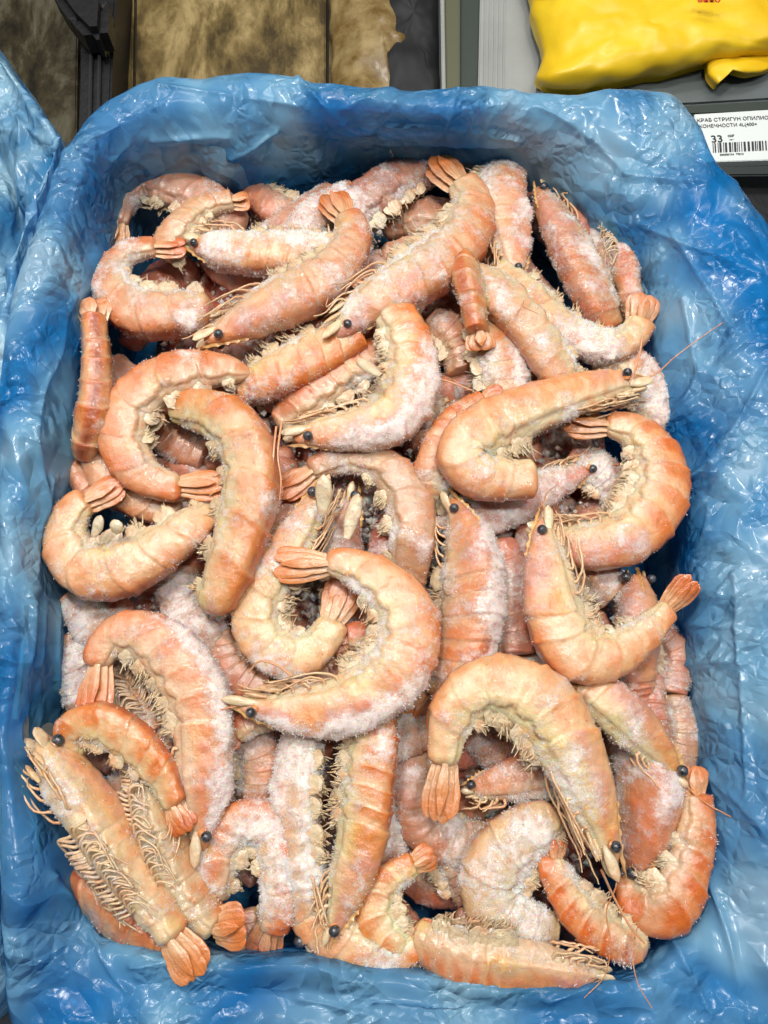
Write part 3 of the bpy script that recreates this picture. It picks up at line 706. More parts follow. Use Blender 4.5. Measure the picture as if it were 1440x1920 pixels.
L2 = [
 ('frosted shrimp wedged between the film and the glossy orange curve at the right', [(1260,1300,22),(1275,1370,34),(1265,1440,34)], dict(frost=.6,hue=.5)),
 ('pink shrimp under the raised dark red tail near the right film', [(1230,1180,26),(1262,1230,32),(1255,1300,30)], dict(frost=.5,hue=.4)),
 ('frosted pinkish shrimp half under the left film below the edge curl', [(120,1190,22),(140,1260,34),(150,1330,32)], dict(frost=.65,hue=.3)),
 ('reddish shrimp under the bottom film between the orange fan and the frosted horn', [(850,1730,26),(930,1745,36),(1010,1765,32)], dict(frost=.45,hue=.6,red=.2)),
 ('pink frosted shrimp filling the inside of the left arch', [(230,1290,26),(270,1350,38),(300,1420,38)], dict(frost=.6,hue=.3)),
 ('pale frosted shrimp inside the cream curl beside the glossy eye', [(880,1370,26),(930,1400,38),(985,1420,36)], dict(frost=.5,hue=.3,pale=.2)),
 ('brownish shrimp inside the orange ring at the right', [(1060,860,24),(1120,890,38),(1160,940,34)], dict(frost=.5,hue=.5,red=.15)),
 ('frosted shrimp in the gap under the peach ring', [(290,800,26),(340,830,38),(390,850,34)], dict(frost=.4,hue=.6)),
 ('pink frosted shrimp under the middle curl, showing below it', [(690,1400,26),(740,1385,40),(800,1360,42),(860,1330,34)], dict(frost=.7,hue=.3)),
 ('brown glazed shrimp left of the head poking out of the cream curl', [(790,1400,28,-4),(778,1470,44),(800,1540,52),(860,1575,50),(940,1570,44)], dict(frost=.45,hue=.6)),
 ('violet pink frosted shrimp below the brown glazed one near the bottom', [(820,1580,30),(850,1630,40),(880,1690,36)], dict(frost=.6,hue=.3,red=.1)),
 ('frosted limb shaped shrimp between the wet orange one and the left arch', [(400,1250,34,-6),(400,1190,44),(345,1130,42),(350,1060,36)], dict(frost=.7,hue=.25,pale=.2)),
 ('pinkish frosted shrimp under the left edge curl', [(130,1110,30),(190,1170,44),(250,1180,42)], dict(frost=.6,hue=.3)),
 ('red shrimp shell between the ring and the middle arch', [(520,840,26),(530,920,40),(525,1000,44),(500,1060,40)], dict(frost=.2,hue=.8,red=.4)),
 ('pinkish red shrimp between the standing shrimp and the right one', [(930,1010,30),(950,1080,40),(955,1150,42),(960,1230,40)], dict(frost=.4,hue=.6,red=.3)),
 ('reddish legs and shell inside the left arch', [(210,1260,30),(250,1320,44),(290,1380,44)], dict(frost=.3,hue=.6,red=.2,roll=-60)),
 ('whitish shell fragments inside the left arch, lower part', [(300,1300,24),(270,1370,38),(250,1440,40),(215,1490,34)], dict(frost=.5,hue=.15,pale=.4)),
 ('frosted pink shrimp piece left of the lower middle pair', [(440,1350,30),(480,1420,44),(475,1500,40)], dict(frost=.6,hue=.5,red=.15)),
 ('dark red shrimp under the left of the middle curl', [(420,1180,30),(440,1250,44),(500,1290,44)], dict(frost=.35,hue=.7,red=.25)),
 ('frosted shrimp right of the orange banded one at lower middle', [(745,1440,24),(730,1530,40),(735,1620,40)], dict(frost=.65,hue=.4)),
 ('banded pale shrimp seen end on at right below the raised tail', [(1215,1260,28),(1212,1320,38),(1222,1390,38),(1230,1450,30)], dict(frost=.5,hue=.6,roll=80)),
 ('brown shrimp under the bright orange tail fan', [(800,600,30),(850,640,42),(870,700,44)], dict(frost=.3,hue=.7,red=.2)),
 ('purplish red shrimp in the gap left of the cream hairpin', [(800,720,34),(800,790,42),(830,860,44)], dict(frost=.3,hue=.6,red=.35)),
 ('red tail tucked between the bottom left shrimps and the horseshoe one', [(470,1700,20),(480,1760,34),(520,1800,36)], dict(frost=.15,hue=.8,red=.7)),
 ('orange shrimp under the middle curl and pale curl', [(640,1130,30),(690,1180,44),(650,1240,46),(580,1270,40)], dict(frost=.2,hue=.7,red=.1)),
 ('pink shrimp beneath the ring shrimp on the right', [(1050,1090,30),(1100,1080,40),(1150,1120,44)], dict(frost=.5,hue=.3,pale=.1)),
]
for i, (lb, pt, kw) in enumerate(L2):
    sh(lb, pt, dz=-19, head=False, tail=False, res=.8, **kw)
# deep filler: shrimps buried in the pile, seen only through gaps
NAMED = [(np.array(o.location), o['label'].split(',')[0]) for o in list(COL.objects) if o.get('category') == 'shrimp' and len(o['label'].split(',')[0].split()) < 11]
used = set()
def buried_label(pos):
    dd = sorted(NAMED, key=lambda q: np.hypot(*(q[0][:2] - pos[:2])))
    for q, nm in dd:
        v = pos[:2] - q[:2]; side_ = ('left' if v[0] < 0 else 'right') if abs(v[0]) > abs(v[1]) else ('upper' if v[1] > 0 else 'lower')
        l = 'shrimp buried under the ' + side_ + ' side of the ' + nm.replace('large ', '')
        if l not in used and len(l.split()) <= 16:
            used.add(l); return l
for iy in range(11):
    for ix in range(7):
        fy = 390 + iy * 130 + RNG.uniform(-22, 22); lo = 240 - (iy / 10) * 100; hi = 1110 + (iy / 10) * 130
        fx = lo + (hi - lo) * (ix + .5) / 7 + RNG.uniform(-25, 25); an = RNG.uniform(0, 6.28); cu = RNG.uniform(.1, .28) * RNG.choice([-1, 1])
        pp = []; x, y = fx - 95 * math.cos(an), fy - 95 * math.sin(an)
        for q in range(6):
            pp.append((x, y, [24, 40, 46, 44, 34, 22][q], RNG.uniform(-3, 3))); an += cu; x += 40 * math.cos(an); y += 40 * math.sin(an)
        if max(p_[1] for p_ in pp) > 1770 or min(p_[1] for p_ in pp) < 340 or min(p_[0] for p_ in pp) < lo - 20 or max(p_[0] for p_ in pp) > hi + 20: continue
        o = sh('x', pp, dz=-28 - 5 * ((ix + iy) % 2), head=False, tail=False, res=.5,
           hue=RNG.uniform(.5, .95), frost=RNG.uniform(.12, .42), red=RNG.uniform(.15, .55), roll=RNG.uniform(-40, 60), swim=False)
        o['group'] = 'shrimps buried under the top layer'; o['label'] = buried_label(np.array(o.location)) or 'shrimp buried under the top layer of the heap'
# loose broken feelers lying on the pile
for lb, pp in (('thin orange feeler, the outer of two beside the wet orange red shrimp', [(528,790,12),(521,850,15),(527,900,13),(524,938,10)]),
           ('thin orange feeler, the inner of two beside the wet orange red shrimp', [(518,800,12),(513,850,15),(511,910,13),(516,950,9)]),
           ('long thin pink feeler crossing the shell near the lower right corner', [(1128,1632,26),(1150,1680,18),(1180,1735,16),(1208,1768,14)]),
           ('fine pale feeler across the gap below the bright orange tail fan', [(795,705,10),(840,715,6),(885,732,6)]),
           ('bent pale feeler lying on the frost above the central shrimp head', [(548,1268,22),(520,1248,20),(486,1240,19),(466,1262,16)]),
           ('fine feeler standing over the orange fan near the right film', [(1205,630,14),(1196,680,16),(1180,720,20)])):
    q = np.array([P(a, b, c)[0] for a, b, c in pp]); Vl, Fl = tube(catmull(q, 24), .0006, .0004, 6)
    o = mk('feeler', Vl, Fl, M_TH, None, (.72, .34, .16, .15), origin=q[0]); tag(o, lb, 'feeler', 'loose feelers on the shrimps')
for lb, a, b, w in (('loose pale flat feeler scale standing up beside the left of two centre eyes', (604,965,14), (608,890,22), 17),
                 ('loose short cream feeler scale right of the centre eyes', (650,1010,4), (672,925,8), 16),
                 ('short pale stump standing in the left edge curl, left of two', (176,1006,16), (190,966,20), 12),
                 ('short pale stump standing in the left edge curl, right of two', (214,1000,16), (222,976,20), 14),
                 ('cream strip lying at the edge of the bent orange shrimp', (715,705,22), (668,672,16), 12)):
    A, m_ = P(*a); B, _ = P(*b)
    d = B - A; Vb, Fb = blade(A, d, np.cross(d, [0, 0, 1]), np.linalg.norm(d), w * m_, .0016, tip=.0, nu=12, nv=10, ridges=2)
    o = mk('feeler_scale', Vb, Fb, M_TH, None, (.74, .62, .40, .45), origin=A); tag(o, lb, 'feeler scale', 'loose feeler scales on the shrimps')
# ------------------------------------------------------------------ film bags
def tri_noise(u, v, size, seed):
    """continuous noise of flat triangular facets (folded film)"""
    x = u / size; y = v / size; s_ = (x + y) * .3660254; x = x + s_ + 500; y = y + s_ + 500
    i = np.floor(x).astype(np.int64); j = np.floor(y).astype(np.int64); fx = x - i; fy = y - j; o = np.zeros_like(i)
    a = _h(i, j, o, seed); b = _h(i + 1, j + 1, o, seed); c1 = _h(i + 1, j, o, seed); c2 = _h(i, j + 1, o, seed)
    return np.where(fx > fy, a * (1 - fx) + c1 * (fx - fy) + b * fy, a * (1 - fy) + c2 * (fy - fx) + b * fx)
def crumple(Pt, uu, vv, seed, amp):
    U_ = uu + vn(Pt, .05, seed + 1) * .012; V_ = vv + vn(Pt, .05, seed + 3) * .012
    m1 = sst(-.1, .6, vn(Pt, .05, seed + 5))
    h = 1.9 * tri_noise(U_ * .9, V_ * .55, .046, seed) + 1.1 * tri_noise(U_ * 1.3 + V_ * .4, V_ * .5 - U_ * .3, .024, seed + 11)
    h = h + m1 * .55 * tri_noise(U_ * 1.5 - V_ * .5, V_ * .7 + U_ * .4, .012, seed + 12)
    return amp * h
def film_loft(rings, nth, nr, seed, amp, creases=(), fade=None):
    """rings: list of (K,3) world loops"""
    R = [catmull(r, nth, closed=True) for r in rings]
    R = np.stack(R, 1)                                  # nth, K, 3
    V = np.stack([catmull(R[i], nr) for i in range(nth)], 0)   # nth, nr, 3
    du = np.roll(V, -1, 0) - np.roll(V, 1, 0); dv = np.gradient(V, axis=1)
    n = unit(np.cross(du, dv)); n = n * np.where(n[..., 2:3] < -.15, -1, 1)
    Pt = V.reshape(-1, 3)
    per = np.linalg.norm(np.diff(V[:, nr // 2], axis=0, append=V[:1, nr // 2]), axis=1); uu = np.repeat(np.concatenate([[0], np.cumsum(per)[:-1]]), nr)
    rl = np.linalg.norm(np.diff(V, axis=1), axis=2); vv = np.concatenate([np.zeros((nth, 1)), np.cumsum(rl, 1)], 1).ravel()
    wrap = 1 - np.exp(-np.minimum(uu, uu.max() - uu) / .01)
    h = crumple(Pt, uu, vv, seed, amp) * wrap * (1 - .55 * sst(.55, .8, (np.arange(nr) / nr))[None] * np.ones((nth, 1))).ravel()
    px, py = proj(Pt)
    for (x0, y0, x1, y1, hh, ww) in creases:
        ww = ww * .7; hh = hh * .8
        L2 = (x1 - x0) ** 2 + (y1 - y0) ** 2; t = np.clip(((px - x0) * (x1 - x0) + (py - y0) * (y1 - y0)) / L2, 0, 1)
        wob = 6 * vn(Pt, .02, 77)
        dd = np.hypot(px - x0 - t * (x1 - x0) + wob, py - y0 - t * (y1 - y0) + wob)
        h = h + hh / 1000 * np.exp(-dd / ww)
    Pt = Pt + n.reshape(-1, 3) * h[:, None]
    i = np.arange(nth)[:, None]; j = np.arange(nr - 1)[None]; i2 = (i + 1) % nth
    Fq = np.stack([i * nr + j, i2 * nr + j, i2 * nr + j + 1, i * nr + j + 1], -1).reshape(-1, 4)
    return Pt, Fq
LC = [(235,330),(330,303),(430,312),(520,290),(640,270),(760,272),(880,278),(1000,300),(1085,362),(1150,430),(1192,480),(1216,520),(1224,600),(1238,700),(1266,800),(1292,920),(1290,1000),(1300,1130),(1318,1280),(1330,1420),(1334,1560),(1318,1700),(1250,1800),(1160,1848),(1000,1848),(800,1832),(600,1803),(400,1803),(250,1778),(160,1740),(128,1620),(82,1490),(52,1370),(92,1230),(90,1080),(108,950),(135,800),(152,640),(188,520),(203,400)]
LR = [(165,222),(285,150),(390,145),(480,133),(600,156),(760,168),(900,163),(1050,172),(1200,170),(1268,184),(1304,228),(1338,305),(1395,372),(1455,450),(1485,600),(1500,760),(1510,920),(1515,1100),(1520,1280),(1525,1450),(1535,1620),(1540,1800),(1440,1990),(1200,1985),(1000,1975),(800,1968),(600,1962),(400,1955),(200,1950),(30,1935),(10,1710),(0,1500),(-6,1380),(-6,1240),(-4,1080),(0,940),(2,800),(8,680),(24,560),(80,400)]
LC = np.array(LC, float); LR = np.array(LR, float); K = len(LC)
def zr(i):      # rim height per station
    y = LR[i][1]; return float(np.interp(y, [130, 1700, 1860, 1960], [26, 20, 6, 4]))
cen = np.array([P(700, 1060, 0)[0]])[0]
def out(v, d):
    e = v - cen; e[2] = 0; return v + unit(e) * d
ringC = [P(*LC[i], -3 if LC[i][1] < 1750 else 5)[0] for i in range(K)]
ring0 = [out(c, .003) * [1, 1, 0] + np.array([0, 0, -.078]) for c in ringC]
ring0b = [out(c, .001) * [1, 1, 0] + np.array([0, 0, -.030]) for c in ringC]
ringM = [P(*(LC[i] * .62 + LR[i] * .38), zr(i) * .62 + 2)[0] for i in range(K)]
ringM2 = [P(*(LC[i] * .25 + LR[i] * .75), zr(i) + 3)[0] for i in range(K)]
ringR = [P(*LR[i], zr(i))[0] for i in range(K)]
ringO = [out(r, .006) - [0, 0, .022] for r in ringR]
ringO2 = [out(r, .010) * [1, 1, 0] + np.array([0, 0, -.085]) for r in ringR]
rings = [np.array(r) for r in (ring0, ring0b, ringC, ringM, ringM2, ringR, ringO, ringO2)]
CR = [(1180,960,1345,870,5,10),(1345,870,1440,700,4,12),(1200,420,1420,520,4,10),(1260,430,1370,620,4,9),(1010,195,1110,260,3,8),(1110,260,1180,330,4,8),(1180,330,1320,345,3,7),
      (1230,1160,1390,1180,3,8),(1250,1250,1400,1240,3,8),(1300,1180,1390,1060,3,8),(1380,1080,1400,1500,4,10),(1290,1420,1440,1560,4,12),(1330,1640,1390,1850,5,12),(1260,1760,1330,1900,4,10),
      (285,262,430,262,5,8),(430,300,520,250,4,8),(110,290,220,235,4,9),(60,420,120,300,4,9),(200,300,240,270,3,8),(140,560,60,800,4,12),(60,800,90,1000,3,10),(90,900,60,1100,3,10),(55,1100,40,1420,5,9),(75,1120,60,1400,4,7),(100,1130,95,1380,3,8),
      (300,160,560,200,3,10),(560,150,640,230,4,8),(640,200,740,170,3,9),(750,190,700,260,3,7),(860,170,830,260,3,7),(900,180,880,250,3,7),(960,170,900,260,3,8),(250,1810,420,1800,3,7),(700,1880,860,1880,3,7),(100,1650,240,1860,4,10),(560,1870,700,1910,3,8),(1020,1870,1180,1850,4,8),
      (1280,560,1310,700,4,9),(1310,700,1250,820,4,9),(1330,950,1310,1040,3,6),(1350,300,1390,380,3,7)]
bag = empty('blue_bag', P(700, 1000, -85)[0]); tag(bag, 'crinkled translucent blue film bag lining the shrimp box, folded out over its rim', 'plastic bag')
V, Fq = film_loft(rings, 1100, 190, 5, .0013, CR); mk('film_sheet', V, Fq, M_FILM, bag)
# second, looser layer just outside, folded over the rim
rings2 = [np.array([out(v.copy(), .004) - [0, 0, .010] for v in r]) for r in rings[1:6]]
V, Fq = film_loft(rings2, 700, 110, 31, .0024, ()); mk('film_fold', V, Fq, M_FILM2, bag)

# the neighbouring bag at the left edge of the picture
NL = [(-60,40),(-10,95),(35,150),(68,195),(92,240),(112,285),(75,380),(44,470),(26,580),(18,700),(14,820),(10,950),(6,1100),(2,1300),(-10,1600),(-30,1900),(-300,1900),(-420,1000),(-300,100)]
NLr = np.array([P(x, y, 14 if x > -50 else 10)[0] for x, y in NL]); nc = NLr.mean(0)
def tow(v, d, z):
    e = nc - v; e[2] = 0; r = v + unit(e) * d; r[2] = z; return r
nb = [np.array([tow(v, .20, -.005) for v in NLr]), np.array([tow(v, .13, .004) for v in NLr]), np.array([tow(v, .075, -.02) for v in NLr]), np.array([tow(v, .045, .006) for v in NLr]), np.array([tow(v, .018, .012) for v in NLr]), np.array([tow(v, .006, .018) for v in NLr]), NLr, np.array([tow(v, -.003, -.012) for v in NLr]), np.array([tow(v, -.005, -.085) for v in NLr])]
b2 = empty('blue_bag', [nc[0], nc[1], -.085]); tag(b2, 'second blue film bag at the left edge, its light creased corner rising', 'plastic bag')
V, Fq = film_loft(nb, 640, 110, 91, .0020, [(5,120,100,260,6,8),(10,200,95,275,4,7),(0,330,30,560,5,9),(40,200,60,420,4,9)]); mk('film_sheet', V, Fq, film_material('neighbour_film', (.04, .32, .68), (.42, .68, .82), .82, 18), b2)

# ------------------------------------------------------------------ frosted bits packed between the shrimps
ny, nx = 230, 180; cr = catmull(np.array(ringC), 360, closed=True)
G = []
for a in np.linspace(0.02, .90, 150): G.append(cen + (cr - cen) * a)
G = np.array(G).reshape(-1, 3)
n1_ = fbm(G, .022, 301, 2); n2_ = 1 - 2 * np.abs(fbm(G, .011, 302, 2)) * 1.6; n3_ = vn(G, .0028, 303)
edge = np.repeat(np.linspace(0.02, .90, 150), 360)
G[:, 2] = -.033 + .004 * n1_ + .0035 * n2_ + .0006 * n3_ - .030 * sst(.78, .90, edge)
pg = mix(mix(np.array([.30, .05, .03]), np.array([.50, .20, .14]), sst(-.4, .5, n1_)), np.array([.62, .42, .34]), sst(.2, .9, n2_))
pf = np.clip(.35 + .5 * n1_ + .3 * n2_, 0, 1)
mush = mk('frosted_shrimp_bits', G, grid_faces(150, 360), M_SH, None, np.concatenate([pg, pf[:, None]], 1), origin=[cen[0], cen[1], -.04]); mush['kind'] = 'stuff'; mush['label'] = 'pink red frosted shrimp bits frozen together in the gaps'; mush['category'] = 'frozen bits'
ncr = 9000; ii = RNG.integers(0, 360 * 140, ncr); c0 = G[ii] + RNG.normal(0, .002, (ncr, 3)) * [1, 1, .3] + np.c_[np.zeros((ncr, 2)), RNG.random(ncr) ** 2 * .016]; rad_ = RNG.uniform(.3, 1, (ncr, 1)) ** 2 * .0016 + .0004
octa = np.array([[1, 0, 0], [-1, 0, 0], [0, 1, 0], [0, -1, 0], [0, 0, 1], [0, 0, -1]]); of = np.array([[0, 2, 4], [2, 1, 4], [1, 3, 4], [3, 0, 4], [2, 0, 5], [1, 2, 5], [3, 1, 5], [0, 3, 5]])
Vc = (c0[:, None] + octa[None] * rad_[:, None] * RNG.uniform(.5, 1.5, (ncr, 6, 1))).reshape(-1, 3); Fc = (np.arange(ncr)[:, None, None] * 6 + of[None]).reshape(-1, 3)
cr_ = mk('ice_crumbs', Vc, Fc, M_SH, None, np.concatenate([np.repeat(mix(np.array([.78, .52, .45]), np.array([.80, .70, .62]), RNG.random(ncr)), 6, 0), np.full((ncr * 6, 1), .75)], 1), smooth=False, origin=[cen[0], cen[1], -.04]); cr_['kind'] = 'stuff'; cr_['label'] = 'loose ice crumbs scattered in the gaps between the shrimps'; cr_['category'] = 'ice crumbs'

# ------------------------------------------------------------------ carton under the film
M_BOX = simple('grey_white_board', (.42, .46, .44), .75, noise=((.55, .58, .54), 60), bump=.3, bscale=500)
bxl = np.array([(a * .28 + b * .72) for a, b in zip(np.array(ringC), np.array(ringR))])
def wall(ringa, zt, zb, th):
    nth = 240; o = catmull(ringa, nth, closed=True); i_ = np.array([out(v.copy(), -th) for v in o])
    ztv = catmull(np.array(zt)[:, None] * [1, 1, 1], nth, closed=True)[:, 0]
    L = [np.c_[i_[:, :2], np.full(nth, zb)], np.c_[i_[:, :2], ztv], np.c_[o[:, :2], ztv], np.c_[o[:, :2], np.full(nth, zb)]]
    V = np.stack(L, 1).reshape(-1, 3); i = np.arange(nth)[:, None]; j = np.arange(4)[None]; i2 = (i + 1) % nth
    return V, np.stack([i * 4 + j, i * 4 + (j + 1) % 4, i2 * 4 + (j + 1) % 4, i2 * 4 + j], -1).reshape(-1, 4)
box = empty('shrimp_carton', [cen[0], cen[1], -.09]); tag(box, 'grey white carton holding the shrimps, its rim showing faintly through the film', 'box')
V, Fq = wall(bxl, [zr(i) / 1000 - (.009 if LR[i][1] < 1500 else .018) for i in range(K)], -.088, .004); mk('carton_wall', V, Fq, M_BOX, box, smooth=False)
fb = catmull(np.array(ring0), 200, closed=True); Vc = np.concatenate([fb, fb * .5 + cen * [.5, .5, 0] + [0, 0, -.039], [[cen[0], cen[1], -.078]]])
me = bpy.data.meshes.new('film_bottom'); me.from_pydata([tuple(v - np.array(bag.location)) for v in Vc], [], [(i, (i + 1) % 200, 200 + (i + 1) % 200, 200 + i) for i in range(200)] + [(200 + i, 200 + (i + 1) % 200, 400) for i in range(200)]); link('film_bottom', me, M_FILM, bag)
fl = catmull(np.array(ringC), 120, closed=True); V = np.concatenate([np.c_[fl[:, :2], np.full(120, -.088)], np.c_[fl[:, :2], np.full(120, -.084)]])
me = bpy.data.meshes.new('carton_floor'); Vl = V - np.array(box.location)
me.from_pydata([tuple(v) for v in Vl], [], [tuple(range(119, -1, -1)), tuple(range(120, 240))] + [(i, (i + 1) % 120, 120 + (i + 1) % 120, 120 + i) for i in range(120)]); link('carton_floor', me, M_BOX, box)

# ------------------------------------------------------------------ helpers for the background
def slab(name, poly, z0, z1, mat, parent=None, bev=.0015, taper=0):
    """prism from photo outline placed at height z1 (mm), down to z0"""
    import bmesh
    top = [P(x, y, z1)[0] for x, y in poly]
    bm = bmesh.new(); vs = [bm.verts.new(tuple(v)) for v in top]; f = bm.faces.new(vs)
    if f.normal.z < 0: f.normal_flip()
    r = bmesh.ops.extrude_face_region(bm, geom=[f]); 
    for v in r['geom']:
        if isinstance(v, bmesh.types.BMVert): v.co.z = z0 / 1000
    bmesh.ops.recalc_face_normals(bm, faces=bm.faces)
    if bev: bmesh.ops.bevel(bm, geom=list(bm.edges), offset=bev, segments=2, affect='EDGES', clamp_overlap=True)
    c = Vector(tuple(np.mean(top, 0))); c.z = z0 / 1000
    off = Vector(parent.location) if parent else c
    bmesh.ops.translate(bm, verts=bm.verts, vec=-off)
    me = bpy.data.meshes.new(name); bm.to_mesh(me); bm.free()
    for p_ in me.polygons: p_.use_smooth = False
    o = link(name, me, mat, parent)
    if not parent: o.location = c
    return o
def outline(pts, n):    # ragged closed outline
    q = catmull(np.array([(x, y, 0) for x, y in pts], float), n, closed=True)
    return q[:, :2]
cf = slab('carton_flap', [(60, 1868), (300, 1872), (700, 1884), (1110, 1890), (1110, 1912), (700, 1908), (300, 1898), (60, 1892)], -30, -14, simple('grey_green_board', (.30, .35, .31), .5), box, bev=.001)
# marbled floor tiles
def marble(name, a, b_, m_, sc):
    m = bpy.data.materials.new(name); t, ns, ln = nt(m); b = ns['Principled BSDF']; b.inputs['Roughness'].default_value = .35
    geo = node(ns, 'ShaderNodeNewGeometry'); mp = node(ns, 'ShaderNodeMapping'); mp.inputs['Scale'].default_value = (1, .42, 1); mp.inputs['Rotation'].default_value = (0, 0, .25); ln.new(geo.outputs['Position'], mp.inputs['Vector'])
    n = node(ns, 'ShaderNodeTexNoise'); n.inputs['Scale'].default_value = sc; n.inputs['Detail'].default_value = 10; n.inputs['Roughness'].default_value = .72; n.inputs['Distortion'].default_value = .35
    ln.new(mp.outputs[0], n.inputs['Vector']); r = node(ns, 'ShaderNodeValToRGB'); e = r.color_ramp.elements
    e[0].position = .40; e[0].color = (*a, 1); e[1].position = .62; e[1].color = (*b_, 1); q = e.new(.5); q.color = (*m_, 1)
    ln.new(n.outputs[0], r.inputs[0]); ln.new(r.outputs[0], b.inputs['Base Color']); return m
M_T1 = marble('brown_marbled_tile', (.055, .036, .010), (.38, .28, .12), (.165, .112, .036), 24)
M_T2 = marble('dark_marbled_tile', (.012, .009, .004), (.12, .11, .07), (.042, .032, .014), 26)
M_DK = simple('black_plastic', (.006, .006, .007), .45, bump=.5, bscale=120)
M_GR = simple('tile_joint', (.015, .010, .005), .8)
ZT = -150
def tiles():
    fl = empty('floor', P(350, 0, ZT - 12)[0]); fl['kind'] = 'structure'
    for x0a, x1a, x0b, x1b, m in ((-400, 146, -400, 140, M_T2), (212, 250, 186, 244, M_T1), (256, 611, 250, 610, M_T1), (617, 760, 615, 790, M_T1)):
        slab('tile', [(x0a, -330), (x1a, -330 if x1a < 800 else -330), (x1a, 30), (x1b, 420), (x0b, 420), (x0a, 30)], ZT - 12, ZT, m, fl, bev=.0012)
    s = slab('tile_joint', [(-420, -340), (800, -340), (800, 430), (-420, 430)], ZT - 30, ZT - 6, M_GR, fl, bev=0)
tiles()
# dark post at top left
p = empty('black_frame_post', P(180, 100, ZT)[0]); tag(p, 'black ribbed metal frame post between the marbled tiles at top left', 'post')
slab('post_body', [(150, -80), (222, -80), (213, 60), (206, 220), (206, 260), (146, 260), (150, 150)], ZT, -112, M_DK, p)
for x in (168, 184):
    slab('rib', [(x, 40), (x + 6, 40), (x + 2, 240), (x - 4, 240)], -114, -108, simple('dark_metal', (.02, .02, .022), .4), p, bev=.0006)
b = slab('black_bag_bundle', [(70, -80), (165, -80), (200, 0), (196, 60), (160, 62), (128, 30), (95, -15)], -112, -84, M_DK, None, bev=.006); tag(b, 'black bundle on top of the frame post at the top left', 'bundle')
# clear wrapped amber block at the top centre
AMB = simple('amber_frozen_pack', (.15, .085, .018), .40, noise=((.36, .26, .11), 42), coat=.35, bump=.6, bscale=90)
def lump(name, poly, z0, z1, mat, label, cat, seed, amp=.003, n=150, rad=16, dome=.5):
    c2 = np.mean(poly, 0); o = outline(poly, n); V = []
    for k in range(rad + 1):
        f = 1 - (k / rad) ** 1.5 if k < rad else 0.0
        z = z0 + (z1 - z0) * (1 - f ** 3) ** dome if k else z0
        for q in o:
            x, y = c2 + (q - c2) * (f if k < rad else .001); V.append(P(x, y, z)[0])
    # walls: lower ring
    V = np.array(V); nn = vn(V, .02, seed) * amp + vn(V, .008, seed + 1) * amp * .5 + (1 - np.abs(vn(V, .03, seed + 2)) * 2) * amp * .8
    e = np.zeros_like(V); e[:, 2] = 1; ed = np.repeat(np.arange(rad + 1) > 0, n)
    V = V + e * (nn * ed)[:, None] + np.c_[vn(V, .012, seed + 4), vn(V, .012, seed + 5), 0 * nn] * amp * .8
    base = V[:n].copy(); base[:, 2] -= .004; V = np.concatenate([base, V])
    ob = mk(name, V, grid_faces(rad + 2, n), mat, None, None, origin=[V[:, 0].mean(), V[:, 1].mean(), V[:, 2].min()])
    return tag(ob, label, cat)
lump('amber_frozen_block', [(640, -260), (740, -200), (745, -40), (752, 20), (772, 62), (776, 85), (757, 110), (745, 150), (735, 250), (640, 260), (622, 100), (620, -60)], -146, -118, AMB, 'ragged amber block in clear film at the top, left of the black bag', 'frozen pack', 51, .003)
lump('black_bag', [(700, -260), (850, -240), (838, 0), (832, 120), (836, 260), (720, 280), (690, 100), (700, -60)], -148, -120, simple('black_film', (.008, .008, .009), .65, bump=.5, bscale=60), 'crumpled black bag at the top behind the film, right of the amber block', 'bag', 61, .003)
# freezer frame strips and grey panel
M_OL = simple('olive_frame', (.10, .10, .055), .5); M_DG = simple('dark_green_grey', (.035, .048, .038), .5)
M_LG = simple('light_grey_plastic', (.30, .31, .29), .45, noise=((.34, .35, .33), 20)); M_G = simple('grey_blue_plastic', (.105, .125, .125), .45, noise=((.13, .15, .15), 15))
fr_ = empty('freezer_divider', P(860, 60, -150)[0]); tag(fr_, 'upright freezer divider of a thin pale edge, an olive strip and a dark green strip', 'divider')
slab('edge_strip', [(822, -260), (829, -260), (838, 320), (831, 320)], -150, -108, M_LG, fr_, bev=.0008)
slab('olive_strip', [(829, -260), (863, -260), (862, 320), (838, 320)], -150, -112, M_OL, fr_, bev=.001)
slab('green_strip', [(863, -260), (906, -260), (892, 320), (862, 320)], -150, -118, M_DG, fr_, bev=.001)
pn = empty('ribbed_panel', P(960, 60, -150)[0]); tag(pn, 'light grey ribbed plastic panel left of the yellow bag', 'panel')
slab('panel_body', [(906, -260), (1200, -260), (1200, 320), (893, 320)], -150, -116, M_LG, pn, bev=.001)
for k in range(5):
    x = 912 + k * 9; slab('rib', [(x, -260), (x + 3.5, -260), (x - 8 + 3.5, 320), (x - 8, 320)], -117, -114.5, M_LG, pn, bev=.0004)
g = empty('price_rail', P(1300, 260, -140)[0]); tag(g, 'dark grey shelf front with a black price rail below the yellow bag', 'price rail')
slab('shelf_top', [(1020, 40), (1700, -20), (1700, 172), (1300, 196), (1004, 208), (1010, 150)], -150, -104, M_G, g, bev=.002)
slab('upper_rail', [(1230, 200), (1700, 172), (1700, 202), (1230, 216)], -150, -100, M_DG, g, bev=.001)
slab('tag_back', [(1230, 217), (1700, 203), (1700, 308), (1230, 313)], -150, -105, M_DG, g, bev=.0006)
slab('lower_rail', [(1230, 314), (1700, 303), (1700, 326), (1230, 330)], -150, -99, simple('rail_dark', (.03, .038, .036), .35), g, bev=.001)
slab('lower_face', [(1230, 331), (1700, 327), (1700, 420), (1230, 440)], -160, -112, M_DK, g, bev=.001)
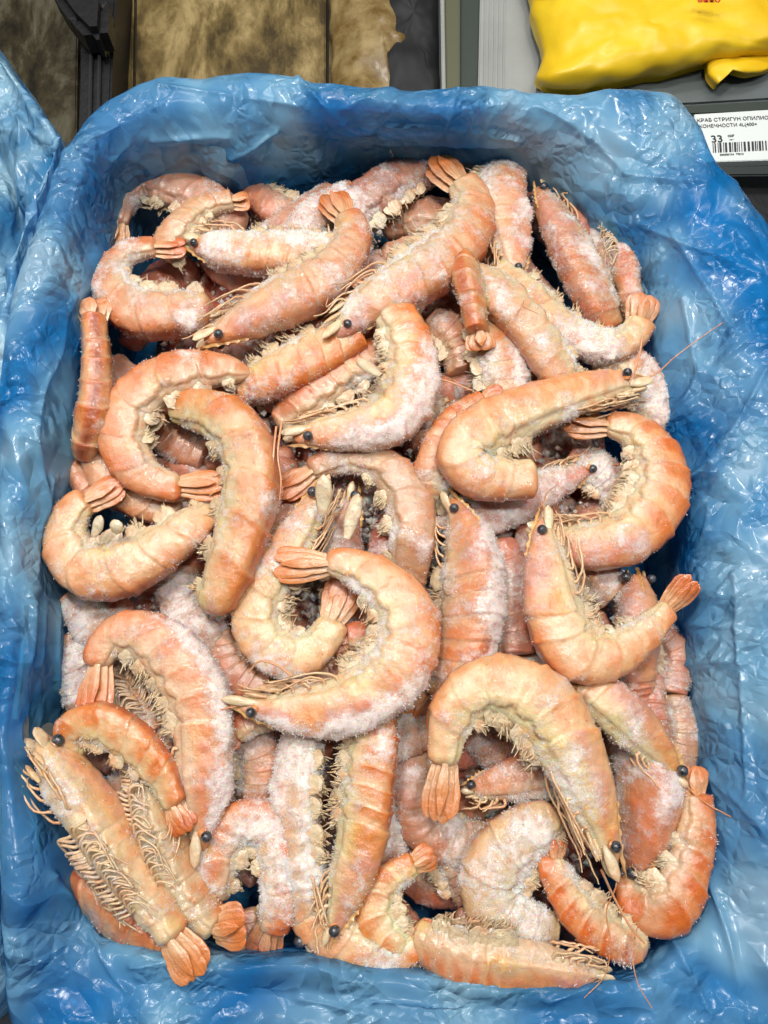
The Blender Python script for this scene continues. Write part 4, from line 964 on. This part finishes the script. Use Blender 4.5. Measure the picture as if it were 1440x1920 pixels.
# price tag
M_PAPER = simple('white_paper', (.74, .78, .75), .5); M_INK = simple('ink', (.03, .03, .035), .6)
TZ = -98
tg = empty('price_tag', P(1380, 260, -104)[0]); tag(tg, 'white price tag with crab name, price and barcode in the rail at right', 'price tag')
slab('card', [(1302, 214), (1560, 198), (1568, 296), (1310, 304)], -104, -98, M_PAPER, tg, bev=.0004)
ang = math.atan2(.05, 1)
def text(s, px, py, hpx, parent, z, mat, rot=ang, squash=1.0, name='lettering', bold=0):
    cu = bpy.data.curves.new(name, 'FONT'); cu.body = s; w, mpp = P(px, py, z); cu.size = hpx * mpp * 1.0; cu.extrude = .00012; cu.offset = bold
    o = bpy.data.objects.new('tmp', cu); COL.objects.link(o); bpy.context.view_layer.update()
    me = bpy.data.meshes.new_from_object(o.evaluated_get(bpy.context.evaluated_depsgraph_get())); bpy.data.objects.remove(o)
    me.name = name; t = link(name, me, mat, parent); t.location = Vector(tuple(w)) - (parent.location if parent else Vector()); t.rotation_euler = (0, 0, rot); t.scale = (squash, 1, 1); return t
text('КРАБ СТРИГУН ОПИЛИО', 1307, 229, 11, tg, TZ + .3, M_INK, squash=1.0)
text('КОНЕЧНОСТИ 4L(400+', 1311, 240, 10.5, tg, TZ + .3, M_INK, squash=.98)
text('33', 1334, 267, 22, tg, TZ + .3, M_INK, squash=1.05, bold=.0001)
text('00₽', 1365, 257, 7.5, tg, TZ + .3, M_INK)
text('100 г', 1368, 263, 3.5, tg, TZ + .3, M_INK)
text('000000104  79015', 1350, 292, 6, tg, TZ + .3, M_INK)
bars = []; x = 1336; rb = random.Random(3)
while x < 1452:
    w = rb.choice([1.5, 1.5, 2.5, 4]); 
    ya = 268 - (x - 1340) * .045
    q = [P(x, ya, TZ + .35)[0], P(x + w, ya - .1, TZ + .35)[0], P(x + w + 1.2, ya + 18, TZ + .35)[0], P(x + 1.2, ya + 18, TZ + .35)[0]]; bars.append(q); x += w + rb.choice([1.5, 2, 3, 3.5])
Vb = np.array(bars).reshape(-1, 3); mk('barcode', Vb, np.arange(len(Vb)).reshape(-1, 4), M_INK, tg, smooth=False)
# yellow bag
M_Y = simple('yellow_film', (.84, .50, .008), .42, noise=((.88, .60, .02), 10), coat=.12, bump=.6, bscale=28)
yb = lump('yellow_bag', [(985, -120), (992, 0), (1003, 60), (1020, 108), (1006, 150), (1030, 166), (1090, 168), (1160, 160), (1240, 142), (1330, 122), (1400, 112), (1480, 100), (1600, 60), (1620, -100), (1400, -260), (1100, -260)], -100, -72, M_Y, 'bright yellow plastic bag at the top right with red lettering cut by the picture edge', 'bag', 71, .0022, n=260, rad=30, dome=.6)
fl_ = lump('corner', [(1328, 108), (1329, 136), (1340, 158), (1350, 146), (1362, 134), (1400, 140), (1450, 126), (1450, 100), (1390, 96)], -96, -88, M_Y, None, None, 75, .002, n=80, rad=8)
fl_.location -= yb.location; fl_.parent = yb
t = text('вино', 1308, 4, 17, yb, -60, simple('red_print', (.55, .04, .01), .4), rot=.0, squash=1.1, bold=.0002)
# freezer shelf below everything
sd = slab('freezer_shelf', [(-700, 300), (-200, 262), (1150, 262), (1260, 430), (2200, 430), (2200, 2500), (-700, 2500)], -110, -90, simple('shelf_dark', (.03, .035, .04), .5), None, bev=.002); sd['kind'] = 'structure'
gd = slab('ground', [(-4000, -2500), (5400, -2500), (5400, 5000), (-4000, 5000)], -215, -200, simple('ground_dark', (.02, .02, .02), .7), None, bev=0); gd['kind'] = 'structure'
